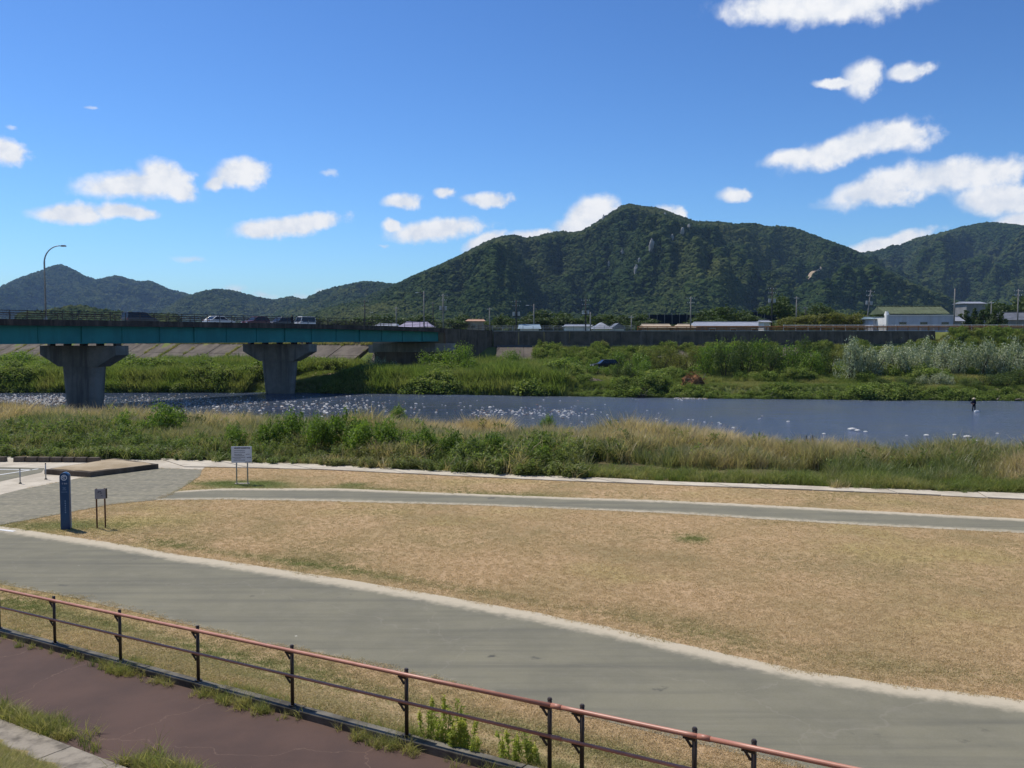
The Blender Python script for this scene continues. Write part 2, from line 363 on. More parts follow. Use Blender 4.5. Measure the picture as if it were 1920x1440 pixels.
L(t, ba, b.inputs['Base Color']); b.inputs['Roughness'].default_value = 0.9; b.inputs['Specular IOR Level'].default_value = 0.15
bump(t, b, n2, 0.5, 0.006)

m, t, b, o = new_mat('brown_paving'); v = pos(t)
n1 = noise_n(t, v, 0.8, 6, 0.6); n2 = noise_n(t, v, 90, 3, 0.7)
ba = mixc(t, maprange(t, n1, 0.3, 0.7), (0.098, 0.060, 0.047), (0.072, 0.046, 0.038))
vo = N(t, 'ShaderNodeTexVoronoi', feature='DISTANCE_TO_EDGE'); vo.inputs['Scale'].default_value = 0.3
wv2 = N(t, 'ShaderNodeVectorMath', operation='MULTIPLY_ADD'); L(t, noise_n(t, v, 1.3, 5, col=True), wv2.inputs[0]); wv2.inputs[1].default_value = (1.0, 1.0, 0); L(t, v, wv2.inputs[2]); L(t, wv2.outputs[0], vo.inputs['Vector'])
ba = mixc(t, maprange(t, vo.outputs[0], 0.004, 0.0, 0.0, 0.4, 'LINEAR'), ba, (0.22, 0.15, 0.11))
ba = mixc(t, 0.6, ba, mixc(t, n2, (0.55, 0.55, 0.55), (1.45, 1.45, 1.45)), 'MULTIPLY')
L(t, ba, b.inputs['Base Color']); b.inputs['Roughness'].default_value = 0.85; b.inputs['Specular IOR Level'].default_value = 0.2
bump(t, b, n2, 0.6, 0.004)

simple('pale_concrete', (0.56, 0.50, 0.40), (0.42, 0.37, 0.29), 0.8, 0.9, 0.004, 25, spec=0.1)
simple('kerb_concrete', (0.19, 0.175, 0.145), (0.065, 0.06, 0.05), 1.6, 0.9, 0.006, 30, spec=0.1)
simple('strip_concrete', (0.30, 0.265, 0.215), (0.13, 0.115, 0.095), 3.5, 0.95, 0.012, 22, spec=0.05, contrast=(0.38, 0.72))
simple('dark_concrete', (0.13, 0.105, 0.08), (0.08, 0.066, 0.052), 0.6, 0.9, 0.01, 6, streak=(1.5, 0.12, (0.155, 0.13, 0.105)), spec=0.1)
simple('revetment', (0.17, 0.145, 0.12), (0.11, 0.095, 0.08), 0.35, 0.95, 0.01, 4, spec=0.05)
simple('pier_concrete', (0.25, 0.24, 0.215), (0.17, 0.165, 0.145), 0.35, 0.9, 0.008, 6, streak=(0.9, 0.07, (0.11, 0.108, 0.098)), spec=0.1)
simple('pale_wall', (0.34, 0.33, 0.31), (0.26, 0.25, 0.24), 0.5, 0.9, 0.004, 8, spec=0.1)
simple('bridge_fascia', (0.075, 0.062, 0.055), (0.045, 0.038, 0.034), 0.5, 0.9, 0.006, 5, streak=(1.8, 0.2, (0.13, 0.105, 0.085)), spec=0.1)
simple('teal_steel', (0.025, 0.23, 0.235), (0.02, 0.19, 0.20), 0.4, 0.55, streak=(1.0, 0.15, (0.02, 0.18, 0.19)), spec=0.3)
simple('rail_brown', (0.055, 0.040, 0.033), (0.04, 0.03, 0.026), 4, 0.5, metal=0.0, spec=0.4)
simple('handrail_red', (0.50, 0.23, 0.155), (0.42, 0.18, 0.12), 3.0, 0.42, fine=60, spec=0.45)
simple('handrail_low', (0.62, 0.27, 0.17), (0.5, 0.21, 0.13), 3.0, 0.45, fine=60, spec=0.45)
simple('post_black', (0.040, 0.030, 0.022), (0.06, 0.042, 0.03), 6, 0.45, fine=80, spec=0.4)
simple('galvanised', (0.36, 0.37, 0.37), (0.28, 0.29, 0.30), 3, 0.45, metal=0.35, spec=0.4)
simple('white_paint', (0.72, 0.72, 0.70), (0.60, 0.60, 0.57), 2, 0.6, spec=0.3)
simple('rust_rail', (0.40, 0.17, 0.055), (0.30, 0.12, 0.045), 2.0, 0.7, spec=0.2)
simple('sign_blue', (0.010, 0.065, 0.17), (0.008, 0.05, 0.14), 3, 0.4, spec=0.4)
simple('sign_white', (0.66, 0.68, 0.72), (0.58, 0.60, 0.64), 3, 0.5, spec=0.3)
simple('sign_ink', (0.03, 0.035, 0.09), (0.02, 0.025, 0.06), 5, 0.6)
simple('sign_grey', (0.30, 0.30, 0.33), (0.24, 0.24, 0.26), 5, 0.6)
simple('letter_white', (0.55, 0.62, 0.72), (0.48, 0.55, 0.64), 5, 0.5)
simple('letter_pale', (0.16, 0.26, 0.42), (0.13, 0.22, 0.36), 5, 0.5)
simple('wood_post', (0.16, 0.075, 0.04), (0.09, 0.045, 0.026), 5, 0.85, 0.003, 30, streak=(9, 0.6, (0.06, 0.03, 0.02)), spec=0.1)
simple('bark', (0.10, 0.075, 0.05), (0.055, 0.042, 0.03), 5, 0.95, 0.02, 15, spec=0.05)
simple('driftwood', (0.34, 0.28, 0.21), (0.20, 0.16, 0.12), 3, 0.9, 0.01, 20, spec=0.1)
simple('debris_brown', (0.27, 0.13, 0.055), (0.15, 0.08, 0.04), 2, 0.95, spec=0.05)
simple('stone_white', (0.68, 0.665, 0.63), (0.50, 0.485, 0.45), 2.2, 0.8, 0.01, 9, spec=0.2)
simple('stone_grey', (0.36, 0.34, 0.31), (0.22, 0.21, 0.19), 2.2, 0.8, 0.01, 9, spec=0.2)
simple('stone_brown', (0.30, 0.22, 0.16), (0.20, 0.15, 0.11), 2.2, 0.85, 0.01, 9, spec=0.2)
simple('cliff_rock', (0.42, 0.40, 0.37), (0.24, 0.23, 0.215), 0.08, 0.9, fine=0.6, spec=0.1)
simple('scar_soil', (0.50, 0.40, 0.28), (0.38, 0.29, 0.19), 0.06, 0.95, fine=0.5, spec=0.05)
simple('car_white', (0.72, 0.73, 0.74), (0.66, 0.67, 0.68), 1, 0.25, spec=0.5)
simple('car_black', (0.010, 0.010, 0.011), (0.008, 0.008, 0.009), 1, 0.5, spec=0.25)
simple('car_grey', (0.06, 0.06, 0.07), (0.05, 0.05, 0.055), 1, 0.25, spec=0.5)
simple('car_maroon', (0.11, 0.02, 0.02), (0.08, 0.016, 0.016), 1, 0.25, spec=0.5)
simple('glass_dark', (0.015, 0.02, 0.025), (0.012, 0.016, 0.02), 1, 0.08, spec=0.6)
simple('tyre', (0.02, 0.02, 0.02), None, 4, 0.9)
simple('rim', (0.4, 0.4, 0.42), None, 4, 0.3, metal=0.8)
simple('lamp_lens', (0.75, 0.75, 0.72), None, 4, 0.15, spec=0.6)
simple('tail_red', (0.35, 0.02, 0.02), None, 4, 0.2, spec=0.5)
simple('wall_cool', (0.50, 0.53, 0.60), (0.43, 0.46, 0.53), 0.25, 0.85, fine=5, streak=(0.8, 0.08, (0.40, 0.42, 0.47)), spec=0.1)
simple('wall_white', (0.74, 0.73, 0.70), (0.66, 0.65, 0.62), 0.4, 0.85, fine=5, spec=0.1)
simple('wall_beige', (0.46, 0.38, 0.28), (0.38, 0.31, 0.23), 0.4, 0.9, fine=5, spec=0.1)
simple('wall_grey', (0.26, 0.26, 0.26), (0.2, 0.2, 0.2), 0.4, 0.9, fine=5, spec=0.1)
simple('roof_green', (0.115, 0.14, 0.075), (0.085, 0.105, 0.058), 0.6, 0.7, fine=4, streak=(1.4, 0.3, (0.14, 0.165, 0.10)), spec=0.2)
simple('roof_blue', (0.27, 0.36, 0.42), (0.22, 0.30, 0.36), 0.5, 0.6, fine=4, spec=0.3)
simple('roof_tile', (0.16, 0.165, 0.18), (0.10, 0.105, 0.115), 0.8, 0.5, fine=5, spec=0.35)
simple('roof_light', (0.33, 0.345, 0.38), (0.26, 0.27, 0.30), 0.8, 0.5, fine=5, spec=0.35)
simple('roof_orange', (0.46, 0.28, 0.18), (0.38, 0.22, 0.14), 0.8, 0.7, fine=5, spec=0.2)
simple('roof_lilac', (0.34, 0.30, 0.40), (0.28, 0.25, 0.34), 0.8, 0.6, fine=5, spec=0.25)
simple('shade_net', (0.016, 0.021, 0.034), (0.012, 0.016, 0.025), 0.4, 0.9, fine=3, spec=0.1)
simple('pole_concrete', (0.24, 0.235, 0.22), (0.17, 0.165, 0.155), 1.5, 0.9, spec=0.1)
simple('pole_dark', (0.05, 0.05, 0.05), (0.03, 0.03, 0.03), 1.5, 0.7, spec=0.2)
simple('insulator', (0.75, 0.75, 0.73), None, 3, 0.4)
simple('cloth_dark', (0.018, 0.02, 0.026), (0.01, 0.011, 0.015), 5, 0.9, spec=0.1)
simple('cloth_navy', (0.012, 0.016, 0.035), (0.008, 0.011, 0.024), 5, 0.9, spec=0.1)
simple('skin', (0.42, 0.25, 0.17), (0.36, 0.21, 0.15), 8, 0.6)
simple('straw', (0.78, 0.68, 0.50), (0.66, 0.56, 0.40), 8, 0.85, spec=0.1)
simple('foam', (0.80, 0.80, 0.78), (0.72, 0.72, 0.70), 5, 0.6)
simple('feather', (0.014, 0.014, 0.016), (0.025, 0.022, 0.02), 9, 0.5, spec=0.4)
simple('beak', (0.35, 0.26, 0.12), None, 9, 0.5)

leafmat('grass_green', (0.12, 0.165, 0.035), (0.24, 0.29, 0.08), dry=(0.52, 0.42, 0.20), inst=True, transl=0.45)
leafmat('reed', (0.075, 0.105, 0.026), (0.26, 0.30, 0.11), dry=(0.58, 0.44, 0.26), inst=True, transl=0.42, rough=0.45, spec=0.4)
leafmat('shoot_leaf', (0.055, 0.095, 0.016), (0.26, 0.32, 0.09), dry=(0.36, 0.26, 0.14), inst=True, transl=0.45, rough=0.55, spec=0.25)
leafmat('clump_leaf', (0.085, 0.135, 0.022), (0.28, 0.35, 0.085), dry=(0.38, 0.34, 0.14), inst=True, transl=0.42, rough=0.7, spec=0.15)
leafmat('turf', (0.53, 0.395, 0.235), (0.63, 0.475, 0.295), dry=(0.22, 0.25, 0.085), inst=True, transl=0.25, spec=0.05)
leafmat('canopy', (0.012, 0.030, 0.008), (0.060, 0.088, 0.022), dry=(0.085, 0.098, 0.028), inst=True, transl=0.0, rough=0.9, spec=0.05)
leafmat('bush_leaf', (0.06, 0.115, 0.012), (0.25, 0.35, 0.055), transl=0.45, rough=0.5, spec=0.3)
leafmat('bush_dark', (0.04, 0.07, 0.014), (0.13, 0.175, 0.045), transl=0.4)
leafmat('bush_olive', (0.11, 0.13, 0.025), (0.24, 0.23, 0.06), transl=0.4)
leafmat('willow_leaf', (0.08, 0.12, 0.04), (0.68, 0.70, 0.50), transl=0.35, rough=0.45, spec=0.4)
leafmat('tree_leaf', (0.03, 0.055, 0.013), (0.10, 0.14, 0.035), transl=0.35)
leafmat('weed_leaf', (0.26, 0.32, 0.06), (0.48, 0.52, 0.13), transl=0.55)
leafmat('weed_top', (0.45, 0.47, 0.09), (0.60, 0.58, 0.14), transl=0.4)

# ------------------------------------------------------------------ ground sheet
def axis(parts):
    out = []
    for a, b_, st in parts: out += list(np.arange(a, b_, st))
    return np.array(sorted(set(np.round(out + [parts[-1][1]], 4))))
gx = axis([(-7000, -2000, 1000), (-2000, -400, 200), (-400, -160, 12), (-160, -60, 2.5), (-60, 60, 0.6), (60, 160, 2.5), (160, 400, 12), (400, 2000, 200), (2000, 7000, 1000)])
gy = axis([(-200, -30, 20), (-30, 4, 2), (4, 52, 0.45), (52, 104, 1.0), (104, 200, 0.8), (200, 440, 8), (440, 2000, 120), (2000, 8500, 1300)])
GX, GY = np.meshgrid(gx, gy); GZ = height(GX, GY)
nx, ny = len(gx), len(gy)
gv = np.stack([GX.ravel(), GY.ravel(), GZ.ravel()], 1)
ii = (np.arange(ny - 1)[:, None] * nx + np.arange(nx - 1)[None, :]).ravel()
gq = np.stack([ii, ii + 1, ii + 1 + nx, ii + nx], 1)
gm = quads_np('ground', gv, gq, None, True)
for n_ in ('lawn', 'bank_soil', 'bed', 'levee_grass', 'plain_field', 'dirt'): gm.materials.append(MATS[n_])
fcx = gv[gq].mean(1)
X_, Y_ = fcx[:, 0], fcx[:, 1]
mi = np.zeros(len(gq), np.int32)
mi[(Y_ > fS(X_)) & (Y_ < fN(X_))] = 1
mi[(Y_ >= fN(X_)) & (Y_ < fF(X_))] = 2
mi[(Y_ >= fF(X_))] = 3
mi[(Y_ >= fC(X_) + 3)] = 4
dirtm = (X_ > -34) & (X_ < 8) & (Y_ > 148.5) & (Y_ < 159) & (fbm(X_, Y_, 0.2, 2, 1) > 0.36)
mi[dirtm & (mi == 3)] = 5
gm.polygons.foreach_set('material_index', mi)
# where the turf is green: along the far edge of the road, round the sign, in stray patches
def green_amount(x, y):
    d1 = dist_line(x, y, ROAD_FAR); d2 = dist_line(x, y, PATH_TOP); d3 = dist_line(x, y, PATH_BOT)
    cx = x / np.maximum(y, 1) * F + 960
    g = 0.55 * np.exp(-((d1 - 0.75) / 0.45) ** 2) * sstep(180, 330, cx) * (1 - sstep(700, 1150, cx) * 0.55)
    g += 0.26 * np.exp(-((d1 - 1.3) / 0.5) ** 2) * sstep(1050, 1200, cx)
    g += 0.5 * np.exp(-(d2 / 0.9) ** 2) * (1 - sstep(900, 1200, cx)); g += 0.28 * np.exp(-(d3 / 0.5) ** 2) * (1 - sstep(500, 700, cx))
    sp = P(450, 908); g += 0.9 * np.exp(-(np.hypot((x - sp[0]) / 3.0, y - sp[1] - 0.2) / 0.9) ** 2)
    pp = P(80, 985); g += 0.6 * np.exp(-(np.hypot((x - pp[0]) / 3.2, (y - pp[1])) / 1.2) ** 2)
    pp = P(1300, 1010); g += 0.7 * np.exp(-(np.hypot((x - pp[0]) / 0.9, (y - pp[1])) / 0.7) ** 2)
    pp = P(665, 908); g += 0.5 * np.exp(-(np.hypot((x - pp[0]) / 1.2, (y - pp[1])) / 0.6) ** 2)
    s = x * SD[0] + y * SD[1]; dn = dist_line(x, y, ROAD_NEAR)
    g = np.where(s < 12.6, 0.30 + 0.30 * np.exp(-((dn - 0.95) / 0.35) ** 2) - 0.25 * np.exp(-(dn / 0.5) ** 2), g)
    g = np.where(s < 6.4, 0.45, g)
    return np.clip(g + (fbm(x, y, 0.5, 3, 8) - 0.5) * 0.35, 0, 1)
near_v = (np.abs(gv[:, 0]) < 70) & (gv[:, 1] < 60) & (gv[:, 1] > 3)
ga = np.zeros(len(gv)); ga[near_v] = green_amount(gv[near_v, 0], gv[near_v, 1]); fattr(gm, 'green', ga, 'POINT')
ground = kind(link('ground', gm), 'structure', 'parched riverside ground sloping to the river and rising to the far levee')

# ------------------------------------------------------------------ water
m, t, b, o = new_mat('water'); v = pos(t)
mp = N(t, 'ShaderNodeMapping'); L(t, v, mp.inputs[0]); mp.inputs[3].default_value = (0.55, 1.0, 1); mp.inputs[2].default_value = (0, 0, R(14))
w1 = noise_n(t, mp.outputs[0], 1.3, 6, 0.78); w2 = noise_n(t, mp.outputs[0], 0.12, 3, 0.5)
fl = N(t, 'ShaderNodeAttribute', attribute_type='GEOMETRY', attribute_name='riffle').outputs['Fac']
L(t, mixc(t, maprange(t, w2, 0.4, 0.65), (0.085, 0.12, 0.195), (0.10, 0.125, 0.17)), b.inputs['Base Color'])
b.inputs['Roughness'].default_value = 0.16; b.inputs['IOR'].default_value = 1.33; b.inputs['Specular IOR Level'].default_value = 0.5
foam = math_n(t, 'MULTIPLY', maprange(t, noise_n(t, mp.outputs[0], 0.9, 6, 0.72), 0.50, 0.74), math_n(t, 'MULTIPLY', fl, 0.55))
wc = b.inputs['Base Color'].links[0].from_socket
L(t, mixc(t, foam, wc, (0.50, 0.60, 0.80)), b.inputs['Base Color'])  # whitewater tinted blue: sky reflection on the riffles put into the base colour
w1 = math_n(t, 'ADD', math_n(t, 'MULTIPLY', w1, 0.6), math_n(t, 'MULTIPLY', noise_n(t, mp.outputs[0], 0.42, 3, 0.6), 1.3))
hh = math_n(t, 'MULTIPLY', w1, math_n(t, 'ADD', 1.0, math_n(t, 'MULTIPLY', fl, 3.5)))
bump(t, b, hh, 1.0, 0.75)
wxs = np.concatenate([np.arange(-400, -90, 20), np.arange(-90, 100, 1.5), np.arange(100, 401, 20)]); wy = np.linspace(0, 1, 56)
WX = np.repeat(wxs[None, :], len(wy), 0); WY = (fN(wxs) - 9)[None, :] * (1 - wy[:, None]) + (fF(wxs) + 5)[None, :] * wy[:, None]
wvv = np.stack([WX.ravel(), WY.ravel(), np.full(WX.size, WATER)], 1)
ii = (np.arange(len(wy) - 1)[:, None] * len(wxs) + np.arange(len(wxs) - 1)[None, :]).ravel()
wm_ = quads_np('river_water', wvv, np.stack([ii, ii + 1, ii + 1 + len(wxs), ii + len(wxs)], 1), 'water', True)
rf = np.exp(-((WX + 62 - 0.0) / 34) ** 2) + 0.8 * np.exp(-((WX + 20) / 25) ** 2) * np.exp(-((WY - 105) / 18) ** 2)
fattr(wm_, 'riffle', np.clip(rf, 0, 1).ravel(), 'POINT')
kind(link('river_water', wm_), 'structure', 'blue grey river water rippling past white stones')

# ------------------------------------------------------------------ road, paths, paving
def resample(l, n):
    l = np.array([p[:2] for p in l]); d = np.r_[0, np.cumsum(np.hypot(*np.diff(l, axis=0).T))]; u = np.linspace(0, d[-1], n)
    return np.stack([np.interp(u, d, l[:, 0]), np.interp(u, d, l[:, 1])], 1)
def band(name, A, B, n, z, mat, rows=14, wob=0.05, dustA=0.0, dustB=0.0, dw=(0.1, 0.1)):
    a = resample(A, n); b_ = resample(B, n); k = np.arange(n)
    d = b_ - a; ln = np.linalg.norm(d, axis=1, keepdims=True); d = d / ln
    a = a + d * ((fbm(k * 0.35, k * 0.0, 1, 3, 2) - 0.5)[:, None] * 2 * wob); b_ = b_ + d * ((fbm(k * 0.35, k * 0.0, 1, 3, 6) - 0.5)[:, None] * 2 * wob)
    vv = np.linspace(0, 1, rows); V = a[None] * (1 - vv[:, None, None]) + b_[None] * vv[:, None, None]
    V = np.concatenate([V, np.full((rows, n, 1), z)], 2).reshape(-1, 3)
    ii = (np.arange(rows - 1)[:, None] * n + np.arange(n - 1)[None, :]).ravel()
    me = quads_np(name, V, np.stack([ii, ii + 1, ii + 1 + n, ii + n], 1), mat)
    du = dustA * (1 - sstep(0, dw[0], vv)) + dustB * sstep(1 - dw[1], 1, vv)
    fattr(me, 'dust', np.repeat(du, n), 'POINT'); return me
kind(link('road', band('road', ROAD_NEAR, ROAD_FAR, 260, 0.008, 'asphalt', 22, 0.06, 0.45, 1.0, (0.10, 0.25))), 'structure', 'worn grey asphalt road with a sandy far edge')
kind(link('path', band('path', PATH_BOT, PATH_TOP, 240, 0.008, 'asphalt', 16, 0.05, 0.7, 0.9, (0.4, 0.4))), 'structure', 'narrow asphalt path between two strips of parched lawn')
def polysheet(name, poly, z, mat, dust=0.3):
    bm = bmesh.new(); vs_ = [bm.verts.new((p[0], p[1], z)) for p in poly]; bm.faces.new(vs_); bmesh.ops.triangulate(bm, faces=bm.faces)
    bmesh.ops.recalc_face_normals(bm, faces=bm.faces)
    if sum(f.normal.z for f in bm.faces) < 0: bmesh.ops.reverse_faces(bm, faces=bm.faces)
    me = bpy.data.meshes.new(name); bm.to_mesh(me); bm.free(); me.materials.append(MATS[mat]); fattr(me, 'dust', np.full(len(me.vertices), dust), 'POINT'); return me
kind(link('driveway', polysheet('driveway', JUNCTION, 0.012, 'asphalt', 0.38)), 'structure', 'dusty asphalt driveway joining the road to the parking area')
kind(link('pavement', polysheet('pavement', PAVE, 0.004, 'pale_concrete')), 'structure', 'pale sandy concrete apron beside the parking area')
kind(link('parking_area', polysheet('parking_area', pxline([(-500, 875), (0, 876), (84, 878), (78, 886), (0, 903), (-500, 985)]), 0.012, 'asphalt', 0.25)), 'structure', 'corner of an asphalt parking area with white lines')
def line_mark(a, b_, w, z=0.016):
    a = P(*a); b_ = P(*b_); d = (b_ - a)[:2]; d = d / np.linalg.norm(d); n = np.array([-d[1], d[0]]) * w / 2
    return mesh_np('parking_line', [(a[0] + n[0], a[1] + n[1], z), (a[0] - n[0], a[1] - n[1], z), (b_[0] - n[0], b_[1] - n[1], z), (b_[0] + n[0], b_[1] + n[1], z)], [(0, 1, 2, 3)], 'white_paint')
for a_, b_ in (((-300, 876), (60, 881.5)), ((-60, 900), (72, 879.5)), ((-10, 992.5), (27, 997))):
    kind(link('parking_line', line_mark(a_, b_, 0.15)), 'structure', 'white painted line on the asphalt')

# pale concrete edging between the lawn and the bank, slab by slab
edging = kind(empty('concrete_edging', (0, 0, 0)), 'structure', 'pale concrete edging strip between lawn and riverbank scrub')
ea, eb = resample(STRIP_BOT, 29), resample(STRIP_TOP, 29)
for i in range(28):
    a0, a1, b1, b0 = ea[i], ea[i + 1], eb[i + 1], eb[i]; dirv = (a1 - a0) / np.linalg.norm(a1 - a0) * 0.02
    dz = random.uniform(0.035, 0.06)
    MB().prism([(*(a0 + dirv), -0.05), (*(a1 - dirv), -0.05), (*(b1 - dirv), -0.05), (*(b0 + dirv), -0.05)], (0, 0, -0.05), (0, 0, dz)).obj('slab', 'pale_concrete', edging)

# brown ramp path below the levee, its kerb and the concrete gutter strip
def st(s, t, dz=0.0): return (s * SD[0] + t * TD[0], s * SD[1] + t * TD[1], float(zramp(t)) + dz)
def st_band(name, s0, s1, t0, t1, n, dz, mat, wob):
    ts = np.linspace(t0, t1, n); rows = 6; V = []
    for j in range(rows):
        f = j / (rows - 1)
        for k, t_ in enumerate(ts):
            w0 = (fbm(t_ * 1.5, 0.0, 1, 3, 4) - 0.5) * 2 * wob; w1_ = (fbm(t_ * 1.5, 5.0, 1, 3, 7) - 0.5) * 2 * wob
            V.append(st((s0 + w0) * (1 - f) + (s1 + w1_) * f, t_, dz))
    ii = (np.arange(rows - 1)[:, None] * n + np.arange(n - 1)[None, :]).ravel()
    return quads_np(name, V, np.stack([ii, ii + 1, ii + 1 + n, ii + n], 1), mat)
kind(link('footpath', st_band('footpath', 6.39, 8.68, -34, 12, 220, 0.006, 'brown_paving', 0.03)), 'structure', 'brown paved footpath ramping down along the levee foot')
gut = kind(empty('gutter_strip', st(6.3, -14)), 'structure', 'weathered grey concrete strip along the levee foot')
kb = kind(empty('kerb', st(8.78, -14)), 'structure', 'dark weathered concrete kerb carrying the handrail')
for k in range(23):
    t0 = -34 + k * 2.0; t1 = t0 + 1.985
    pr = [Vector(st(5.88, t0, -0.1)), Vector(st(6.36, t0, -0.1)), Vector(st(6.36, t1, -0.1)), Vector(st(5.88, t1, -0.1))]
    o = MB().add(pr + [p + Vector((0, 0, 0.16)) for p in pr], [(0, 3, 2, 1), (4, 5, 6, 7), (0, 1, 5, 4), (1, 2, 6, 5), (2, 3, 7, 6), (3, 0, 4, 7)]).obj('slab', 'strip_concrete', gut, bevel=0.012); o.matrix_parent_inverse = gut.matrix_basis.inverted()
    pr = [Vector(st(8.69, t0, -0.1)), Vector(st(8.87, t0, -0.1)), Vector(st(8.87, t1, -0.1)), Vector(st(8.69, t1, -0.1))]
    o = MB().add(pr + [p + Vector((0, 0, 0.22 + random.uniform(-0.008, 0.008))) for p in pr], [(0, 3, 2, 1), (4, 5, 6, 7), (0, 1, 5, 4), (1, 2, 6, 5), (2, 3, 7, 6), (3, 0, 4, 7)]).obj('kerb_stone', 'kerb_concrete', kb, bevel=0.015); o.matrix_parent_inverse = kb.matrix_basis.inverted()

# ------------------------------------------------------------------ scatter by geometry nodes (stuff only)
PROTO = {}
def proto_collection(name, meshes):
    c = bpy.data.collections.new(name)
    for i, me in enumerate(meshes):
        o = bpy.data.objects.new('%s_%02d' % (name, i), me); c.objects.link(o)
    PROTO[name] = (c, len(meshes)); return c
def scatter(name, proto, pts, scl, dry=None, tilt=0.12, label=None, rz=None):
    c, k = PROTO[proto]; n = len(pts)
    me = bpy.data.meshes.new(name); me.vertices.add(n); me.vertices.foreach_set('co', np.asarray(pts, np.float32).ravel())
    scl = np.asarray(scl, float)
    if scl.ndim == 1: scl = np.stack([scl] * 3, 1)
    rot = np.stack([rng.normal(0, tilt, n), rng.normal(0, tilt, n), rng.uniform(0, 6.283, n) if rz is None else rz], 1)
    a = me.attributes.new('scl', 'FLOAT_VECTOR', 'POINT'); a.data.foreach_set('vector', scl.astype(np.float32).ravel())
    a = me.attributes.new('rot', 'FLOAT_VECTOR', 'POINT'); a.data.foreach_set('vector', rot.astype(np.float32).ravel())
    a = me.attributes.new('idx', 'INT', 'POINT'); a.data.foreach_set('value', rng.integers(0, k, n).astype(np.int32))
    fattr(me, 'rnd', rng.uniform(0, 1, n), 'POINT'); fattr(me, 'dry', np.zeros(n) if dry is None else np.clip(dry, 0, 1), 'POINT')
    g = bpy.data.node_groups.new(name, 'GeometryNodeTree')
    g.interface.new_socket('Geometry', in_out='INPUT', socket_type='NodeSocketGeometry'); g.interface.new_socket('Geometry', in_out='OUTPUT', socket_type='NodeSocketGeometry')
    gi = g.nodes.new('NodeGroupInput'); go = g.nodes.new('NodeGroupOutput'); ip = g.nodes.new('GeometryNodeInstanceOnPoints')
    ci = g.nodes.new('GeometryNodeCollectionInfo'); ci.inputs['Collection'].default_value = c; ci.inputs['Separate Children'].default_value = True; ci.inputs['Reset Children'].default_value = True
    def na(nm, ty):
        x = g.nodes.new('GeometryNodeInputNamedAttribute'); x.data_type = ty; x.inputs['Name'].default_value = nm; return [s for s in x.outputs if s.enabled and s.name == 'Attribute'][0]
    g.links.new(gi.outputs[0], ip.inputs['Points']); g.links.new(ci.outputs[0], ip.inputs['Instance']); ip.inputs['Pick Instance'].default_value = True
    g.links.new(na('idx', 'INT'), ip.inputs['Instance Index'])
    e2r = g.nodes.new('FunctionNodeEulerToRotation'); g.links.new(na('rot', 'FLOAT_VECTOR'), e2r.inputs[0]); g.links.new(e2r.outputs[0], ip.inputs['Rotation'])
    g.links.new(na('scl', 'FLOAT_VECTOR'), ip.inputs['Scale']); g.links.new(ip.outputs[0], go.inputs[0])
    o = link(name, me); md = o.modifiers.new('scatter', 'NODES'); md.node_group = g
    kind(o, 'stuff', label); return o

def blades_mesh(name, mat, n, h, w, spread, bend, seg=3, seed=0, hvar=0.35):
    r = np.random.default_rng(seed); V = []; Q = []; rn = []
    for i in range(n):
        a = r.uniform(0, 6.283); rad = spread * math.sqrt(r.uniform()); bx, by = math.cos(a) * rad, math.sin(a) * rad
        d = r.uniform(0, 6.283); H = h * r.uniform(1 - hvar, 1 + hvar * 0.4); bd = bend * r.uniform(0.3, 1.3) * H; f = r.uniform(0, 6.283); ww = w * r.uniform(0.7, 1.3)
        b0 = len(V)
        for k in range(seg + 1):
            u = k / seg; off = bd * u * u; px, py = bx + math.cos(d) * off, by + math.sin(d) * off; z = H * (u - 0.25 * bend * u * u)
            hw = ww * (1 - u) ** 0.6 * 0.5 + 0.0006
            V.append((px + math.cos(f) * hw, py + math.sin(f) * hw, z)); V.append((px - math.cos(f) * hw, py - math.sin(f) * hw, z))
        c = r.uniform()
        for k in range(seg): Q.append((b0 + 2 * k, b0 + 2 * k + 1, b0 + 2 * k + 3, b0 + 2 * k + 2)); rn.append(c)
    me = quads_np(name, V, Q, mat); fattr(me, 'rnd', rn); return me
def leaves_mesh(name, mat, lobes, n, leaf, aspect=0.45, seed=0, inner=0.55, up=0.25, zmin=None):
    """n leaf faces spread through a set of lobes (cx,cy,cz,rx,ry,rz)"""
    r = np.random.default_rng(seed); lob = np.array(lobes, float); wt = (lob[:, 3] * lob[:, 4] + lob[:, 3] * lob[:, 5] + lob[:, 4] * lob[:, 5]); wt /= wt.sum()
    li = r.choice(len(lob), n, p=wt); d = r.normal(size=(n, 3)); d /= np.linalg.norm(d, axis=1, keepdims=True)
    rad = inner + (1 - inner) * r.uniform(size=(n, 1)) ** 0.6; rad *= 1 + 0.18 * r.normal(size=(n, 1)) * (rad > 0.85)
    p = lob[li, :3] + d * rad * lob[li, 3:]
    if zmin is not None: p[:, 2] = np.where(p[:, 2] < zmin, zmin + r.uniform(0, 0.3, n), p[:, 2])
    nrm = d * 0.6 + r.normal(size=(n, 3)) * 0.6 + np.array([0, 0, up]); nrm /= np.linalg.norm(nrm, axis=1, keepdims=True)
    tv = np.cross(nrm, r.normal(size=(n, 3))); tv /= np.linalg.norm(tv, axis=1, keepdims=True) + 1e-9; bv = np.cross(nrm, tv)
    ls = leaf * r.uniform(0.6, 1.4, (n, 1)); A = p - tv * ls * 0.5; B = p + bv * ls * aspect * 0.5; C = p + tv * ls * 0.5; D = p - bv * ls * aspect * 0.5
    V = np.stack([A, B, C, D], 1).reshape(-1, 3); Q = np.arange(4 * n).reshape(-1, 4)
    me = quads_np(name, V, Q, mat); fattr(me, 'rnd', np.clip(r.beta(1.1, 1.3, n), 0, 1)); return me
